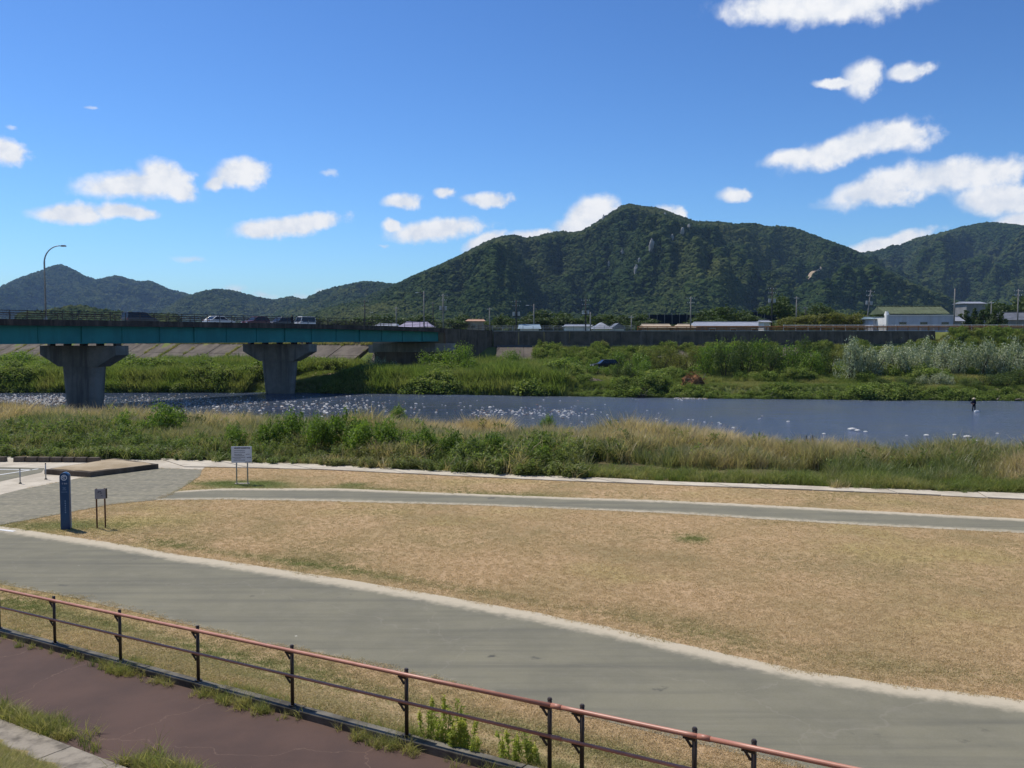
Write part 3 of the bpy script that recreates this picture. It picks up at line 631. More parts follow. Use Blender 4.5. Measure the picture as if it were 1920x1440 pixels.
def ico(name, mat, seed, amp, sub=2, flat=0.85):
    bm = bmesh.new(); bmesh.ops.create_icosphere(bm, subdivisions=sub, radius=1.0)
    for v_ in bm.verts:
        n_ = mnoise.fractal(v_.co * 1.7 + Vector((seed * 7.1, seed * 3.3, 0)), 1.0, 2.0, 4); v_.co = v_.co * (1 + amp * n_); v_.co.z *= flat
    me = bpy.data.meshes.new(name); bm.to_mesh(me); bm.free(); me.materials.append(MATS[mat]); me.update(); return me

proto_collection('turf_tuft', [blades_mesh('turf_tuft', 'turf', 11, 0.030, 0.010, 0.075, 1.3, 2, 10 + i, 0.5) for i in range(3)])
proto_collection('grass_tuft', [blades_mesh('grass_tuft', 'grass_green', 22, 0.30, 0.010, 0.10, 0.7, 3, 20 + i, 0.5) for i in range(4)])
proto_collection('reed_clump', [blades_mesh('reed_clump', 'reed', 30, 1.5, 0.042, 0.30, 0.46, 4, 40 + i, 0.45) for i in range(5)])
proto_collection('tall_grass', [blades_mesh('tall_grass', 'clump_leaf', 34, 1.5, 0.075, 0.42, 0.40, 3, 140 + i, 0.5) for i in range(4)])
proto_collection('meadow_clump', [blades_mesh('meadow_clump', 'grass_green', 26, 0.9, 0.06, 0.40, 0.6, 3, 60 + i, 0.5) for i in range(4)])
def shoots(seed):
    r = np.random.default_rng(seed); lob = []
    for i in range(7):
        a = r.uniform(0, 6.283); q = r.uniform(0, 0.35); h = r.uniform(0.7, 1.25)
        for k in range(4): lob.append((math.cos(a) * q * (0.6 + k * 0.25), math.sin(a) * q * (0.6 + k * 0.25), h * (k + 0.6) / 4, 0.16, 0.16, 0.2))
    return leaves_mesh('leafy_shoots', 'shoot_leaf', lob, 230, 0.19, 0.26, seed, 0.15, 0.3)
proto_collection('leafy_shoots', [shoots(80 + i) for i in range(4)])
def clump2(seed):
    r = np.random.default_rng(seed); lob = [(r.normal(0, .3), r.normal(0, .3), r.uniform(.2, .95), .34, .34, .32) for i in range(7)]
    return leaves_mesh('leafy_clump', 'clump_leaf', lob, 520, 0.15, 0.45, seed, 0.35, 0.3)
proto_collection('leafy_clump', [clump2(90 + i) for i in range(4)])
proto_collection('crown_lump', [ico('crown_lump', 'canopy', i + 1, 0.42, 2 + (i % 2), 0.8) for i in range(5)])
proto_collection('pebble', [ico('pebble', mt, 20 + i, 0.25, 1, 0.55) for i, mt in enumerate(('stone_white', 'stone_white', 'stone_grey', 'stone_brown'))])

# turf over the lawns
def keep_off(x, y, pad=0.0):
    r1 = in_poly(x, y, ROAD_NEAR + ROAD_FAR[::-1]); r2 = in_poly(x, y, PATH_BOT + PATH_TOP[::-1]); r3 = in_poly(x, y, JUNCTION); r4 = in_poly(x, y, PAVE); r5 = in_poly(x, y, STRIP_BOT + STRIP_TOP[::-1])
    return r1 | r2 | r3 | r4 | r5
def view_pts(n, y0, y1, kx=0.66, p=1.0):
    y = y0 + (y1 - y0) * rng.uniform(size=n) ** p; x = rng.uniform(-kx, kx, n) * y; return x, y
x, y = view_pts(330000, 9, 46, 0.64, 1.35)
s_ = x * SD[0] + y * SD[1]; creep = np.minimum(np.minimum(dist_line(x, y, ROAD_FAR), dist_line(x, y, ROAD_NEAR)), np.minimum(dist_line(x, y, PATH_TOP), np.minimum(dist_line(x, y, PATH_BOT), dist_line(x, y, JUNCTION))))
creep = creep < 0.30 * np.clip(fbm(x, y, 1.3, 3, 77) * 2 - 0.55, 0, 1) * rng.uniform(0.2, 1, len(x))
okm = (~keep_off(x, y) | creep) & (y < fS(x) - 0.2) & ((s_ > 8.95)); okm |= (s_ < 5.8) & (s_ > 2.0)
x, y = x[okm], y[okm]; gr = green_amount(x, y)
scatter('dry_turf', 'turf_tuft', np.stack([x, y, height(x, y) + 0.002], 1), rng.uniform(0.6, 1.25, len(x)) * (1 + 0.3 * gr), gr * 1.25 + rng.normal(0, 0.10, len(x)) - 0.14 + 1.7 * np.clip(fbm(x, y, 0.28, 4, 78) - 0.50, 0, 1), 0.25, 'parched straw coloured turf with green patches')
# longer grass along kerb, gutter strip and road edges
def along(pts_list): return np.concatenate(pts_list)
tt = rng.uniform(-22, -4, 2600); ss = np.where(rng.uniform(size=2600) < 0.5, rng.normal(8.60, 0.07, 2600), rng.normal(8.93, 0.05, 2600))
cl = fbm(tt, ss * 0, 0.8, 3, 12); sel = rng.uniform(size=2600) < sstep(0.40, 0.75, cl) + 0.05; tt, ss = tt[sel], ss[sel]
pa = np.array([st(a, b_) for a, b_ in zip(ss, tt)]); sa = rng.uniform(0.25, 0.85, len(pa)); da = rng.uniform(0.1, 0.75, len(pa))
tt = rng.uniform(-24, -7, 3600); ss = 6.40 + np.abs(rng.normal(0, 0.17, 3600)); cl = fbm(tt, ss * 0, 0.55, 4, 15) + 0.10 * sstep(-13, -17, tt); sel = rng.uniform(size=3600) < sstep(0.44, 0.72, cl) * 0.9 + 0.04; tt, ss = tt[sel], ss[sel]
pb = np.array([st(a, b_) for a, b_ in zip(ss, tt)]); sb = rng.uniform(0.3, 1.0, len(pb)) * (0.7 + 0.6 * rng.uniform(size=len(pb))); db = rng.uniform(0.05, 0.7, len(pb))
tt = rng.uniform(-20, -6, 16000); ss = 5.80 - rng.uniform(0, 1, 16000) * 4.5; pc = np.array([st(a, b_) for a, b_ in zip(ss, tt)]); pc[:, 2] = height(pc[:, 0], pc[:, 1]); sc = rng.uniform(0.25, 0.6, 16000); dc = rng.uniform(0.2, 0.85, 16000)
scatter('verge_grass', 'grass_tuft', along([pa, pb, pc]), along([sa, sb, sc]), along([da, db, dc]), 0.25, 'ragged grass growing beside the brown path and kerb')

# ------------------------------------------------------------------ near bank scrub
n = 52000
x = rng.uniform(-66, 46, n); w = rng.uniform(-0.02, 1.06, n) ** 1.0; y = fS(x) + 0.25 + w * (fN(x) - fS(x) - 0.5)
cx = x / y * F + 960; okm = (cx > -260) & (cx < 2180); x, y, w, cx = x[okm], y[okm], w[okm], cx[okm]
patch = fbm(x, y, 0.16, 3, 21); fine = fbm(x, y, 0.6, 2, 23)
rightness = sstep(1000, 1500, cx)
# dry plumes towards the water and on the right, green under them
dry = 0.20 + 0.48 * sstep(0.35, 0.65, w) * sstep(450, 750, cx) + 0.30 * sstep(0.1, 0.5, w) * rightness + (patch - 0.5) * 1.7 + (fine - 0.5) * 0.7
dry = np.where(cx < 480, 0.15 + 0.5 * sstep(0.35, 0.6, w) + (patch - 0.45) * 1.7 + (fine - 0.5) * 0.5, dry)
zz = height(x, y)
big = fbm(x, y, 0.11, 3, 27)
hfac = (0.62 + 0.25 * sstep(0.0, 0.35, w)) * (0.55 + 0.75 * fine) * (0.62 + 0.85 * big)
hfac *= 1 + 0.62 * (1 - sstep(1150, 1500, cx)) * sstep(0.3, 0.55, w)
hfac *= 1 + 0.45 * np.exp(-((cx - 1320) / 110) ** 2) * sstep(0.5, 0.8, w)
hfac *= 1 - 0.25 * rightness * (1 - sstep(0.0, 0.25, w)) + 0.22 * rightness * np.exp(-((w - 0.35) / 0.15) ** 2)
bare = (rightness > 0.1) & (w < 0.16) & (cx < 1560)
low = (w < 0.10)
front = (1 - sstep(0.22, 0.4, w)) * (1 - sstep(1080, 1330, cx)); hfac = hfac * (1 + 0.22 * front)
sclr = np.stack([hfac * 1.1, hfac * 1.1, hfac * np.where(w < 0.04, 0.6, 1.0)], 1)
shoot = (w < 0.22 + 0.3 * (big - 0.5)) & (cx < 1130 + 300 * (patch - 0.5)) & (rng.uniform(size=len(x)) < 0.72)
shoot |= (rng.uniform(size=len(x)) < 0.08)
reedm = (~shoot) & (~bare) & (rng.uniform(size=len(x)) < 0.30 + 0.6 * sstep(0.35, 0.6, fine) * (1 + 0.6 * rightness))
scatter('reed_bed', 'reed_clump', np.stack([x, y, zz - 0.05], 1)[reedm], sclr[reedm], (dry + rng.normal(0, 0.2, len(x)))[reedm], 0.16, 'dense reeds and tall dry grass along the near bank')
ssel = shoot & (~bare) & (rng.uniform(size=len(x)) < 0.7)
scatter('leafy_undergrowth', 'leafy_shoots', np.stack([x, y, zz - 0.03], 1)[ssel], sclr[ssel] * rng.uniform(0.7, 1.25, (ssel.sum(), 1)), ((patch - 0.55) * 1.2)[ssel], 0.15, 'leafy green undergrowth in front of the reeds')
# short green grass and litter in front on the right
x, y = rng.uniform(2, 34, 9000), rng.uniform(0, 1, 9000); y = fS(x) + 0.1 + y * (0.6 + 3.2 * fbm(x, x * 0, 0.3, 3, 79)); cx = x / y * F + 960
gsel = rng.uniform(size=9000) < (0.25 + 0.75 * sstep(1450, 1650, cx)); x, y = x[gsel], y[gsel]
scatter('bank_grass', 'grass_tuft', np.stack([x, y, height(x, y)], 1), rng.uniform(0.7, 2.1, len(x)) * (0.6 + 0.8 * fbm(x, y, 0.5, 3, 80)), rng.uniform(-0.2, 0.3, len(x)) + 1.2 * (fbm(x, y, 0.35, 3, 81) - 0.42), 0.25, 'short green grass behind the concrete edging')

# ------------------------------------------------------------------ far bank grass
n = 60000; x = rng.uniform(-125, 100, n); q = rng.uniform(0, 1, n) ** 1.5 * 30; y = fF(x) - 0.5 + q
cx = x / y * F + 960; okm = (cx > -120) & (cx < 2040) & (y < fC(x) - 8.0) & ~((x > -31) & (x < 5) & (y > 149) & (y < 160) & (fbm(x, y, 0.25, 2, 1) > 0.40))
x, y, q, cx = x[okm], y[okm], q[okm], cx[okm]
hs = 0.55 + 0.9 * fbm(x, y, 0.13, 3, 31); hs *= np.where(cx < 1060, 1.35, 0.8)
flatg = (cx > 1240) & (q < 7); hs = np.where(flatg, 0.45, hs)
axp = np.array([-54.6, 113.0]); along_t = (x - axp[0]) * 0.573 + (y - axp[1]) * 0.82; off = (x - axp[0]) * 0.82 - (y - axp[1]) * 0.573
under = (np.abs(off) < 6.5); hs = np.where(under, hs * 0.4, hs); hs = np.where((cx > 1095) & (cx < 1170) & (q > 4), hs * 0.6, hs)
tallm = (cx < 1075) & ~under & (rng.uniform(size=len(x)) < 0.75)
scatter('far_bank_reeds', 'tall_grass', np.stack([x, y, height(x, y) - 0.05], 1)[tallm], np.stack([hs, hs, hs * 1.05], 1)[tallm] * rng.uniform(0.7, 1.2, (tallm.sum(), 1)), ((fbm(x, y, 0.3, 3, 34) - 0.40) * 1.3 + rng.normal(0, 0.1, len(x)))[tallm], 0.15, 'tall green reeds crowding the far bank below the bridge')
x, y, q, cx, hs = x[~tallm], y[~tallm], q[~tallm], cx[~tallm], hs[~tallm]
scatter('far_bank_grass', 'meadow_clump', np.stack([x, y, height(x, y) - 0.05], 1), np.stack([hs, hs, hs], 1), (fbm(x, y, 0.2, 3, 33) - 0.52) * 1.6 + rng.normal(0, 0.08, len(x)), 0.2, 'tall green grass covering the far bank')
n = 26000; x = rng.uniform(-125, 100, n); q = rng.uniform(0, 1, n) ** 1.5 * 24; y = fF(x) - 0.4 + q; cx = x / y * F + 960
clf = fbm(x, y, 0.22, 3, 71); okm = (cx > -120) & (cx < 2040) & (y < fC(x) - 9.0) & (rng.uniform(size=n) < sstep(0.42, 0.66, clf) + 0.5 * (q < 1.2)) & ~((cx > 1240) & (q > 1.5) & (q < 8)) & ~((x > -31) & (x < 5) & (y > 149))
off = (x - axp[0]) * 0.82 - (y - axp[1]) * 0.573; okm &= (np.abs(off) > 6.2) & ~((cx > 1085) & (cx < 1175) & (q > 4))
x, y, q, cx, clf = x[okm], y[okm], q[okm], cx[okm], clf[okm]
hs = (0.8 + 2.2 * np.clip(clf - 0.42, 0, 0.4)) * np.where(cx < 1060, 1.35, 1.05) * rng.uniform(0.7, 1.2, len(x))
scatter('far_bank_undergrowth', 'leafy_clump', np.stack([x, y, height(x, y) - 0.1], 1), np.stack([hs * 1.3, hs * 1.3, hs], 1), rng.uniform(-0.6, 0.35, len(x)), 0.15, 'rounded clumps of leafy undergrowth along the far bank')
n = 30000; x = rng.uniform(4, 130, n); y = fC(x) - rng.uniform(0.3, 9.5, n); cx = x / y * F + 960
okm = (cx < 2050) & ((cx > 1740) | (fbm(x, y, 0.12, 3, 35) > 0.40)); okm &= (y < fC(x) - 1.2) | (cx > 1745); x, y, cx = x[okm], y[okm], cx[okm]
hs = rng.uniform(0.5, 1.2, len(x)); lc = (rng.uniform(size=len(x)) < 0.30) & (fbm(x, y, 0.3, 3, 37) > 0.45)
scatter('levee_bramble', 'leafy_clump', np.stack([x, y, height(x, y) - 0.05], 1)[lc], hs[lc] * 1.25, rng.uniform(-0.5, 0.4, lc.sum()), 0.2, 'mounded brambles creeping over the far levee slope')
scatter('levee_scrub', 'meadow_clump', np.stack([x, y, height(x, y) - 0.05], 1), hs, (fbm(x, y, 0.15, 3, 36) - 0.45) * 1.4, 0.2, 'rough green scrub on the far levee slope')

# ------------------------------------------------------------------ bushes
def bush_meshes(nm, leafm, nleaf, leaf, asp, seed, tall=1.0, airy=0.5, stems=6, spiky=0.0):
    r = np.random.default_rng(seed); lob = []
    for i in range(11):
        a = r.uniform(0, 6.283); q = r.uniform(0.1, 0.72); z = tall * r.uniform(0.22, 0.82); sz = r.uniform(0.24, 0.42)
        lob.append((math.cos(a) * q, math.sin(a) * q, z * (1.15 - 0.45 * q), sz, sz, sz * r.uniform(0.75, 1.15) * (1 + spiky)))
    for i in range(int(10 * (0.5 + spiky))):
        a = r.uniform(0, 6.283); q = r.uniform(0.1, 0.8); lob.append((math.cos(a) * q, math.sin(a) * q, tall * r.uniform(0.7, 1.05) * (1.1 - 0.5 * q), 0.10, 0.10, 0.20))
    cr = leaves_mesh(nm + '_crown', leafm, lob, nleaf, leaf, asp, seed, airy, 0.25, 0.03)
    mb = MB()
    for i in range(stems):
        a = r.uniform(0, 6.283); q = r.uniform(0.3, 0.7); mb.tube([(0.06 * math.cos(a), 0.06 * math.sin(a), -0.08), (q * 0.45 * math.cos(a), q * 0.45 * math.sin(a), tall * 0.3), (q * math.cos(a + 0.3), q * math.sin(a + 0.3), tall * 0.75)], [0.035, 0.022, 0.008], 5)
    return cr, mb.mesh(nm + '_stem', 'bark', True)
BUSH = {}
for nm, args in {'near': ('bush_leaf', 3000, 0.105, 0.36), 'dark': ('bush_dark', 2600, 0.075, 0.45), 'olive': ('bush_olive', 2600, 0.07, 0.4), 'willow': ('willow_leaf', 2300, 0.10, 0.36), 'far': ('bush_leaf', 2200, 0.085, 0.42)}.items():
    BUSH[nm] = [bush_meshes('bush', args[0], args[1], args[2], args[3], 100 + 7 * i + len(nm) * 31, 1.0, 0.45, 6, 0.35 if nm in ('willow',) else 0.0) for i in range(3)]
bush_n = 0
def bush(kind_, x, y, rx, h, label, group=None, name='bush'):
    global bush_n
    bush_n += 1
    cr, sm = BUSH[kind_][bush_n % 3]; z = float(height(x, y)) - 0.03
    o = empty(name, (x, y, z), random.uniform(0, 6.28)); o.scale = (rx, rx * random.uniform(0.85, 1.15), h)
    link('crown', cr, o); link('stem', sm, o); tag(o, label, 'bush', group); return o
# near bank bushes (pixel of the foot, radius m, height m)
for (px, w_, rx, h) in [(300, 0.30, 1.9, 2.2), (345, 0.42, 1.7, 2.0), (500, 0.14, 1.2, 1.5), (550, 0.18, 1.5, 2.0), (595, 0.10, 1.3, 1.9), (640, 0.14, 1.6, 2.1), (690, 0.10, 1.4, 1.8), (740, 0.14, 1.4, 1.8), (795, 0.10, 1.2, 1.6), (850, 0.12, 1.1, 1.5), (925, 0.09, 1.2, 1.5), (1000, 0.08, 1.0, 1.2), (430, 0.12, 1.0, 1.3), (240, 0.25, 1.3, 1.7)]:
    k = (px - 960) / F; yy = 46.0
    for _ in range(12): yy = float(fS(k * yy) + w_ * (fN(k * yy) - fS(k * yy)) + 0.3)
    bush('near' if px != 345 else 'dark', k * yy, yy, rx, h, 'leafy green bush in the scrub behind the concrete edging', 'bushes in the near bank scrub')
# far bank
def far_bush(kind_, px, q_, rx, h, label, group, name='bush'):
    k = (px - 960) / F; yy = 140.0
    for _ in range(12): yy = float(fF(k * yy) + q_)
    return bush(kind_, k * yy, yy, rx, h, label, group, name)
G1 = 'green bushes along the far bank'; L1 = 'green bush growing among the tall grass on the far bank'
for a in [(15, 6, 3.5, 2.6), (75, 9, 3.0, 2.4), (240, 12, 3.4, 3.2), (270, 8, 3.5, 2.6), (330, 10, 3.2, 2.3), (390, 8, 3.5, 2.2), (450, 7, 3.0, 2.0), (40, 16, 4.2, 3.4), (120, 16, 4.0, 3.0)]: far_bush('far', *a, L1, G1)
for a in [(708, 12, 2.6, 2.7), (735, 10, 2.2, 2.2)]: far_bush('willow', *a, 'pale tipped bush below the bridge abutment', 'pale bushes below the abutment')
for a in [(800, 12, 3.0, 3.4), (838, 13, 3.3, 4.2), (868, 12, 2.8, 4.6), (885, 9, 2.5, 3.0)]: far_bush('far', *a, 'tall rounded bush against the dark abutment wing wall', 'bushes beside the abutment')
for a in [(965, 16, 2.2, 3.6), (955, 19, 2.0, 3.4), (1010, 14, 2.2, 2.0), (1075, 13, 2.4, 1.8), (1070, 24, 2.2, 2.4), (1160, 22, 2.6, 3.4), (1185, 6, 2.2, 2.6), (1210, 9, 2.3, 2.6), (1195, 15, 2.6, 3.4), (1040, 25, 2, 2.5), (985, 24, 2.0, 2.2), (1120, 27, 2.2, 2.3)]: far_bush('far', *a, 'green bush in the thicket round the parked black car', 'thicket round the parked car')
for a in [(1165, 3.5, 1.8, 3.2), (1180, 2.5, 1.5, 2.6)]: far_bush('dark', *a, 'dark drooping bush overhanging the water beside the root tangle', 'dark bushes at the water')
for a in [(1240, 14, 2.6, 3.6), (1255, 22, 2.6, 4.4), (1290, 24, 3, 4.2), (1275, 16, 2.6, 3.3), (1220, 26, 2.4, 3.6)]: far_bush('olive', *a, 'olive green shrub between the car thicket and the willows', 'olive shrubs on the far bank')
for i, a in enumerate([(1325, 12, 2.9, 4.4), (1360, 10, 2.8, 5.0), (1365, 18, 3.0, 5.8), (1400, 12, 3.0, 5.0), (1425, 20, 3.0, 5.6), (1445, 11, 3.0, 4.8), (1480, 12, 3.0, 4.6), (1500, 20, 3.0, 5.2), (1520, 12, 2.8, 4.4), (1550, 14, 2.6, 4.2), (1340, 25, 3, 4.6), (1395, 27, 3, 5.0)]): far_bush('dark' if i % 2 else 'far', *a, 'big dark green bush in the dense thicket beside the silvery willows', 'dense thicket on the far bank')
for a in [(1595, 9, 2.7, 6.0), (1612, 11, 2.5, 4.6)]: far_bush('willow', *a, 'tall silvery willow standing clear at the thicket edge', 'tall silvery willows', 'willow_shrub')
for a in [(1640, 11, 2.4, 3.9), (1665, 13, 2.4, 4.1), (1690, 11, 2.4, 4.0), (1715, 13, 2.5, 4.0), (1740, 11, 2.4, 4.1), (1765, 14, 2.5, 4.6), (1790, 12, 2.5, 4.5), (1815, 14, 2.6, 4.7), (1840, 12, 2.5, 4.6), (1865, 14, 2.6, 4.6), (1890, 12, 2.6, 4.7), (1915, 14, 2.6, 4.6), (1945, 12, 2.6, 4.5), (1670, 20, 2.6, 4.6), (1725, 21, 2.6, 4.8), (1980, 13, 2.6, 4.5)]: far_bush('willow', *a, 'silvery leaved willow shrub in the pale row above the water', 'row of silvery willow shrubs', 'willow_shrub')
for a in [(1735, 5, 1.3, 1.5), (1760, 5.5, 1.4, 1.6), (1780, 5, 1.2, 1.4)]: far_bush('willow', *a, 'low pale bush in front of the silvery willow row', 'low pale bushes', 'bush')
for a in [(1850, 4, 2.6, 1.6), (1885, 4, 2.6, 2.0), (1915, 5, 2.8, 2.3), (1945, 5, 2.8, 2.3), (1820, 3, 2.2, 1.2), (1690, 3.5, 2.0, 1.2), (1715, 3.0, 2.0, 1.2), (1655, 3.5, 1.8, 1.2)]: far_bush('dark', *a, 'low dark green bush on the bank below the willows', 'low bushes at the water edge')
for a in [(745, 118, 1.0, 1.5), (1030, 120, 0.9, 1.3)]:
    k = (a[0] - 960) / F; yy = a[1] * 0.8 if a[0] < 800 else 84
    o = bush('near', k * yy, yy, a[2], a[3] + 0.2, 'small green bush growing out of the stony river', 'bushes in the river stones'); o.location.z = WATER - 0.3
for (px, py) in ((1625, 632), (1700, 634), (1375, 640), (1560, 640), (1770, 636), (1735, 645)):
    p = PD(px, py, 164.0); o = bush('olive', p[0], 163.5, 1.3, 1.7, 'small shrub growing at the foot of the far levee wall', 'shrubs at the far wall')

# ------------------------------------------------------------------ bridge
AX = np.array([0.573, 0.82]); AX /= np.linalg.norm(AX); CR = np.array([AX[1], -AX[0]]); P1 = np.array([-54.6, 113.0]); UU = np.array([0.955, -0.296]); UU /= np.linalg.norm(UU)
T_END = 64.5
def bp(t, c, z): q = P1 + AX * t + CR * c; return Vector((q[0], q[1], z))
def dz(t): return float(np.interp(t, [-80, 0, 32, 50, 64.5, 80], [8.3, 8.45, 8.42, 8.25, 8.02, 7.75]))
bridge = empty('bridge', (P1[0], P1[1], WATER)); tag(bridge, 'long teal steel girder bridge on dark concrete hammerhead piers', 'bridge')
INV = bridge.matrix_basis.inverted()
def bpart(mb, name, mats, parent=None, **kw):
    o = mb.obj(name, mats, parent or bridge, **kw); o.matrix_parent_inverse = Matrix.Translation((-P1[0], -P1[1], -WATER)); return o
def sub(mb, name, mats, par, **kw):
    o = mb.obj(name, mats, par, **kw); return o
ts = list(np.arange(-70, 64.6, 4.5)) + [T_END]
def sweep(c0, c1, ztop, zbot, tt):
    mb = MB(); V = []
    for t_ in tt: V += [bp(t_, c0, zbot(t_)), bp(t_, c1, zbot(t_)), bp(t_, c1, ztop(t_)), bp(t_, c0, ztop(t_))]
    n_ = len(tt); F_ = []
    for i in range(n_ - 1):
        for j in range(4): F_.append((4 * i + j, 4 * i + (j + 1) % 4, 4 * (i + 1) + (j + 1) % 4, 4 * (i + 1) + j))
    F_ += [(3, 2, 1, 0), (4 * n_ - 4, 4 * n_ - 3, 4 * n_ - 2, 4 * n_ - 1)]
    return mb.add(V, F_)
bpart(sweep(-6.0, 6.0, lambda t_: dz(t_) - 0.45, lambda t_: dz(t_) - 0.70, ts), 'deck', 'asphalt')
for c in (-6.2, 6.2): bpart(sweep(c - 0.2, c + 0.2, lambda t_: dz(t_), lambda t_: dz(t_) - 0.72, ts), 'fascia', 'bridge_fascia')
for c in (-4.9, -2.45, 0.0, 2.45, 4.95):
    g_ = bpart(sweep(c - 0.03, c + 0.03, lambda t_: dz(t_) - 0.52, lambda t_: 5.68, ts), 'girder', 'teal_steel')
    sub(sweep(c - 0.28, c + 0.28, lambda t_: 5.68, lambda t_: 5.60, ts), 'flange', 'teal_steel', g_)
    if c > 4:
        k = 0
        for t_ in np.arange(-66, 63, 5.25):
            big = (k % 3 == 0); k += 1
            wd = 0.10 if big else 0.05
            mb = MB(); V = [bp(t_ - wd, c + 0.03, 5.68), bp(t_ + wd, c + 0.03, 5.68), bp(t_ + wd, c + (0.25 if big else 0.14), 5.68), bp(t_ - wd, c + (0.25 if big else 0.14), 5.68)]
            mb.add(V + [Vector((p.x, p.y, dz(t_) - 0.73)) for p in V], [(0, 3, 2, 1), (4, 5, 6, 7), (0, 1, 5, 4), (1, 2, 6, 5), (2, 3, 7, 6), (3, 0, 4, 7)])
            sub(mb, 'stiffener', 'teal_steel', g_)
for c, nm in ((6.2, 1), (-6.2, 0)):
    rail = bpart(MB().tube([bp(t_, c, dz(t_) + 0.98) for t_ in ts], 0.045, 6), 'railing', 'rail_brown')
    for hz_ in (0.22, 0.47, 0.72): sub(MB().tube([bp(t_, c, dz(t_) + hz_) for t_ in ts], 0.03, 5), 'rail', 'rail_brown', rail)
    for t_ in np.arange(-68, 64.5, 2.0): sub(MB().tube([bp(t_, c, dz(t_) - 0.05), bp(t_, c, dz(t_) + 1.02)], 0.05, 6), 'post', 'rail_brown', rail)
def pier(t_, zb):
    cc_ = P1 + AX * t_
    def pt(u, w_, z): q = cc_ + UU * u + np.array([-UU[1], UU[0]]) * w_; return Vector((q[0], q[1], z))
    mb = MB(); W2 = 1.15
    prof = [(-5.9, 5.3), (5.9, 5.3), (5.9, 4.15), (3.0, 2.65), (-3.0, 2.65), (-5.9, 4.15)]
    mb.add([pt(u, -W2, z) for u, z in prof] + [pt(u, W2, z) for u, z in prof], [(0, 1, 2, 3, 4, 5), (11, 10, 9, 8, 7, 6)] + [(i, (i + 1) % 6, 6 + (i + 1) % 6, 6 + i) for i in range(6)])
    cap = bpart(mb, 'pier_cap', 'pier_concrete')
    mb = MB(); V = []; n_ = 28
    for z, sx, w2 in ((zb, 2.35, 1.25), (2.66, 3.0, 1.05)):
        for j in range(n_):
            th = 2 * math.pi * j / n_; cu, cw = math.cos(th), math.sin(th); u = (sx - w2) * (1 if cu > 0 else -1) * (abs(cu) > 0.02) + w2 * cu; V.append(pt(u, w2 * cw, z))
    mb.add(V, [tuple(range(n_ - 1, -1, -1)), tuple(range(n_, 2 * n_))] + [(j, (j + 1) % n_, n_ + (j + 1) % n_, n_ + j) for j in range(n_)])
    sub(mb, 'column', 'pier_concrete', cap)
    for c in (-4.9, -2.45, 0.0, 2.45, 4.95):
        u = c / float(np.dot(UU, CR)); mb = MB().box(pt(u * 1.0, 0, 5.45), (0.7, 0.7, 0.30), Matrix.Rotation(math.atan2(AX[1], AX[0]), 3, 'Z')); sub(mb, 'bearing', 'rail_brown', cap)
for t_, zb in ((0, -3.4), (31.7, -3.0), (-31.7, -3.2)): pier(t_, zb)
# abutment and wing walls
def ab(u, w_, z): q = P1 + AX * 63.4 + UU * u + np.array([-UU[1], UU[0]]) * w_; return Vector((q[0], q[1], z))
def slab4(a, b_, w0, w1, z0, z1):
    V = [ab(a, w0, z0), ab(b_, w0, z0), ab(b_, w1, z0), ab(a, w1, z0), ab(a, w0, z1), ab(b_, w0, z1), ab(b_, w1, z1), ab(a, w1, z1)]
    return MB().add(V, [(0, 3, 2, 1), (4, 5, 6, 7), (0, 1, 5, 4), (1, 2, 6, 5), (2, 3, 7, 6), (3, 0, 4, 7)])
abut = bpart(slab4(-8.0, 6.9, 0.0, 2.4, -0.5, 3.6), 'abutment', 'dark_concrete')
sub(slab4(-8.3, 7.2, -0.25, 2.2, 3.62, 5.28), 'seat', 'pier_concrete', abut)
sub(slab4(4.4, 7.6, -0.5, 1.9, 3.9, 5.25), 'bearing_block', 'pale_wall', abut)
sub(slab4(-9.6, -7.0, 0.6, 2.0, 3.4, 4.9), 'side_block', 'pale_wall', abut)
sub(slab4(-7.4, 6.2, 2.45, 3.0, 3.6, 7.2), 'back_wall', 'dark_concrete', abut)
ww_ = empty('wing_wall', (-11, 163, 0)); tag(ww_, 'tall dark concrete wing wall between the bridge end and the levee wall', 'wall')
def wpart(mb, nm, mats):
    o = mb.obj(nm, mats, ww_); o.matrix_parent_inverse = Matrix.Translation((11, -163, 0)); return o
wA, wB = np.array([-12.2, 162.6]), np.array([-3.8, 172.3])
nn = np.array([wB[1] - wA[1], -(wB[0] - wA[0])]); nn = nn / np.linalg.norm(nn)
def wq(p, o_, z): q = p + nn * o_; return (q[0], q[1], z)
for i in range(3):
    a_, b_ = wA + (wB - wA) * (i / 3 + 0.002), wA + (wB - wA) * ((i + 1) / 3 - 0.002); za, zb_ = 8.0 - 0.12 * i, 7.88 - 0.12 * i
    wpart(MB().add([wq(a_, -0.5, 0), wq(b_, -0.5, 0), wq(b_, 0, 0), wq(a_, 0, 0), wq(a_, -0.5, za), wq(b_, -0.5, zb_), wq(b_, 0, zb_), wq(a_, 0, za)], [(0, 3, 2, 1), (4, 5, 6, 7), (0, 1, 5, 4), (1, 2, 6, 5), (2, 3, 7, 6), (3, 0, 4, 7)]), 'panel', 'dark_concrete')
# approach embankment behind the abutment
V = [(-12.6, 163.2, 3.0), (-3.9, 172.6, 3.0), (0, 190, 3), (-26, 190, 3), (-26.5, 170, 3.0)]; zt = [7.72, 7.5, 7.3, 7.3, 7.72]
ap = MB().add(V + [(p[0], p[1], z) for p, z in zip(V, zt)], [(4, 3, 2, 1, 0), (5, 6, 7, 8, 9)] + [(i, (i + 1) % 5, 5 + (i + 1) % 5, 5 + i) for i in range(5)])
kind(ap.obj('approach_road', 'asphalt'), 'structure', 'road embankment leading off the end of the bridge')

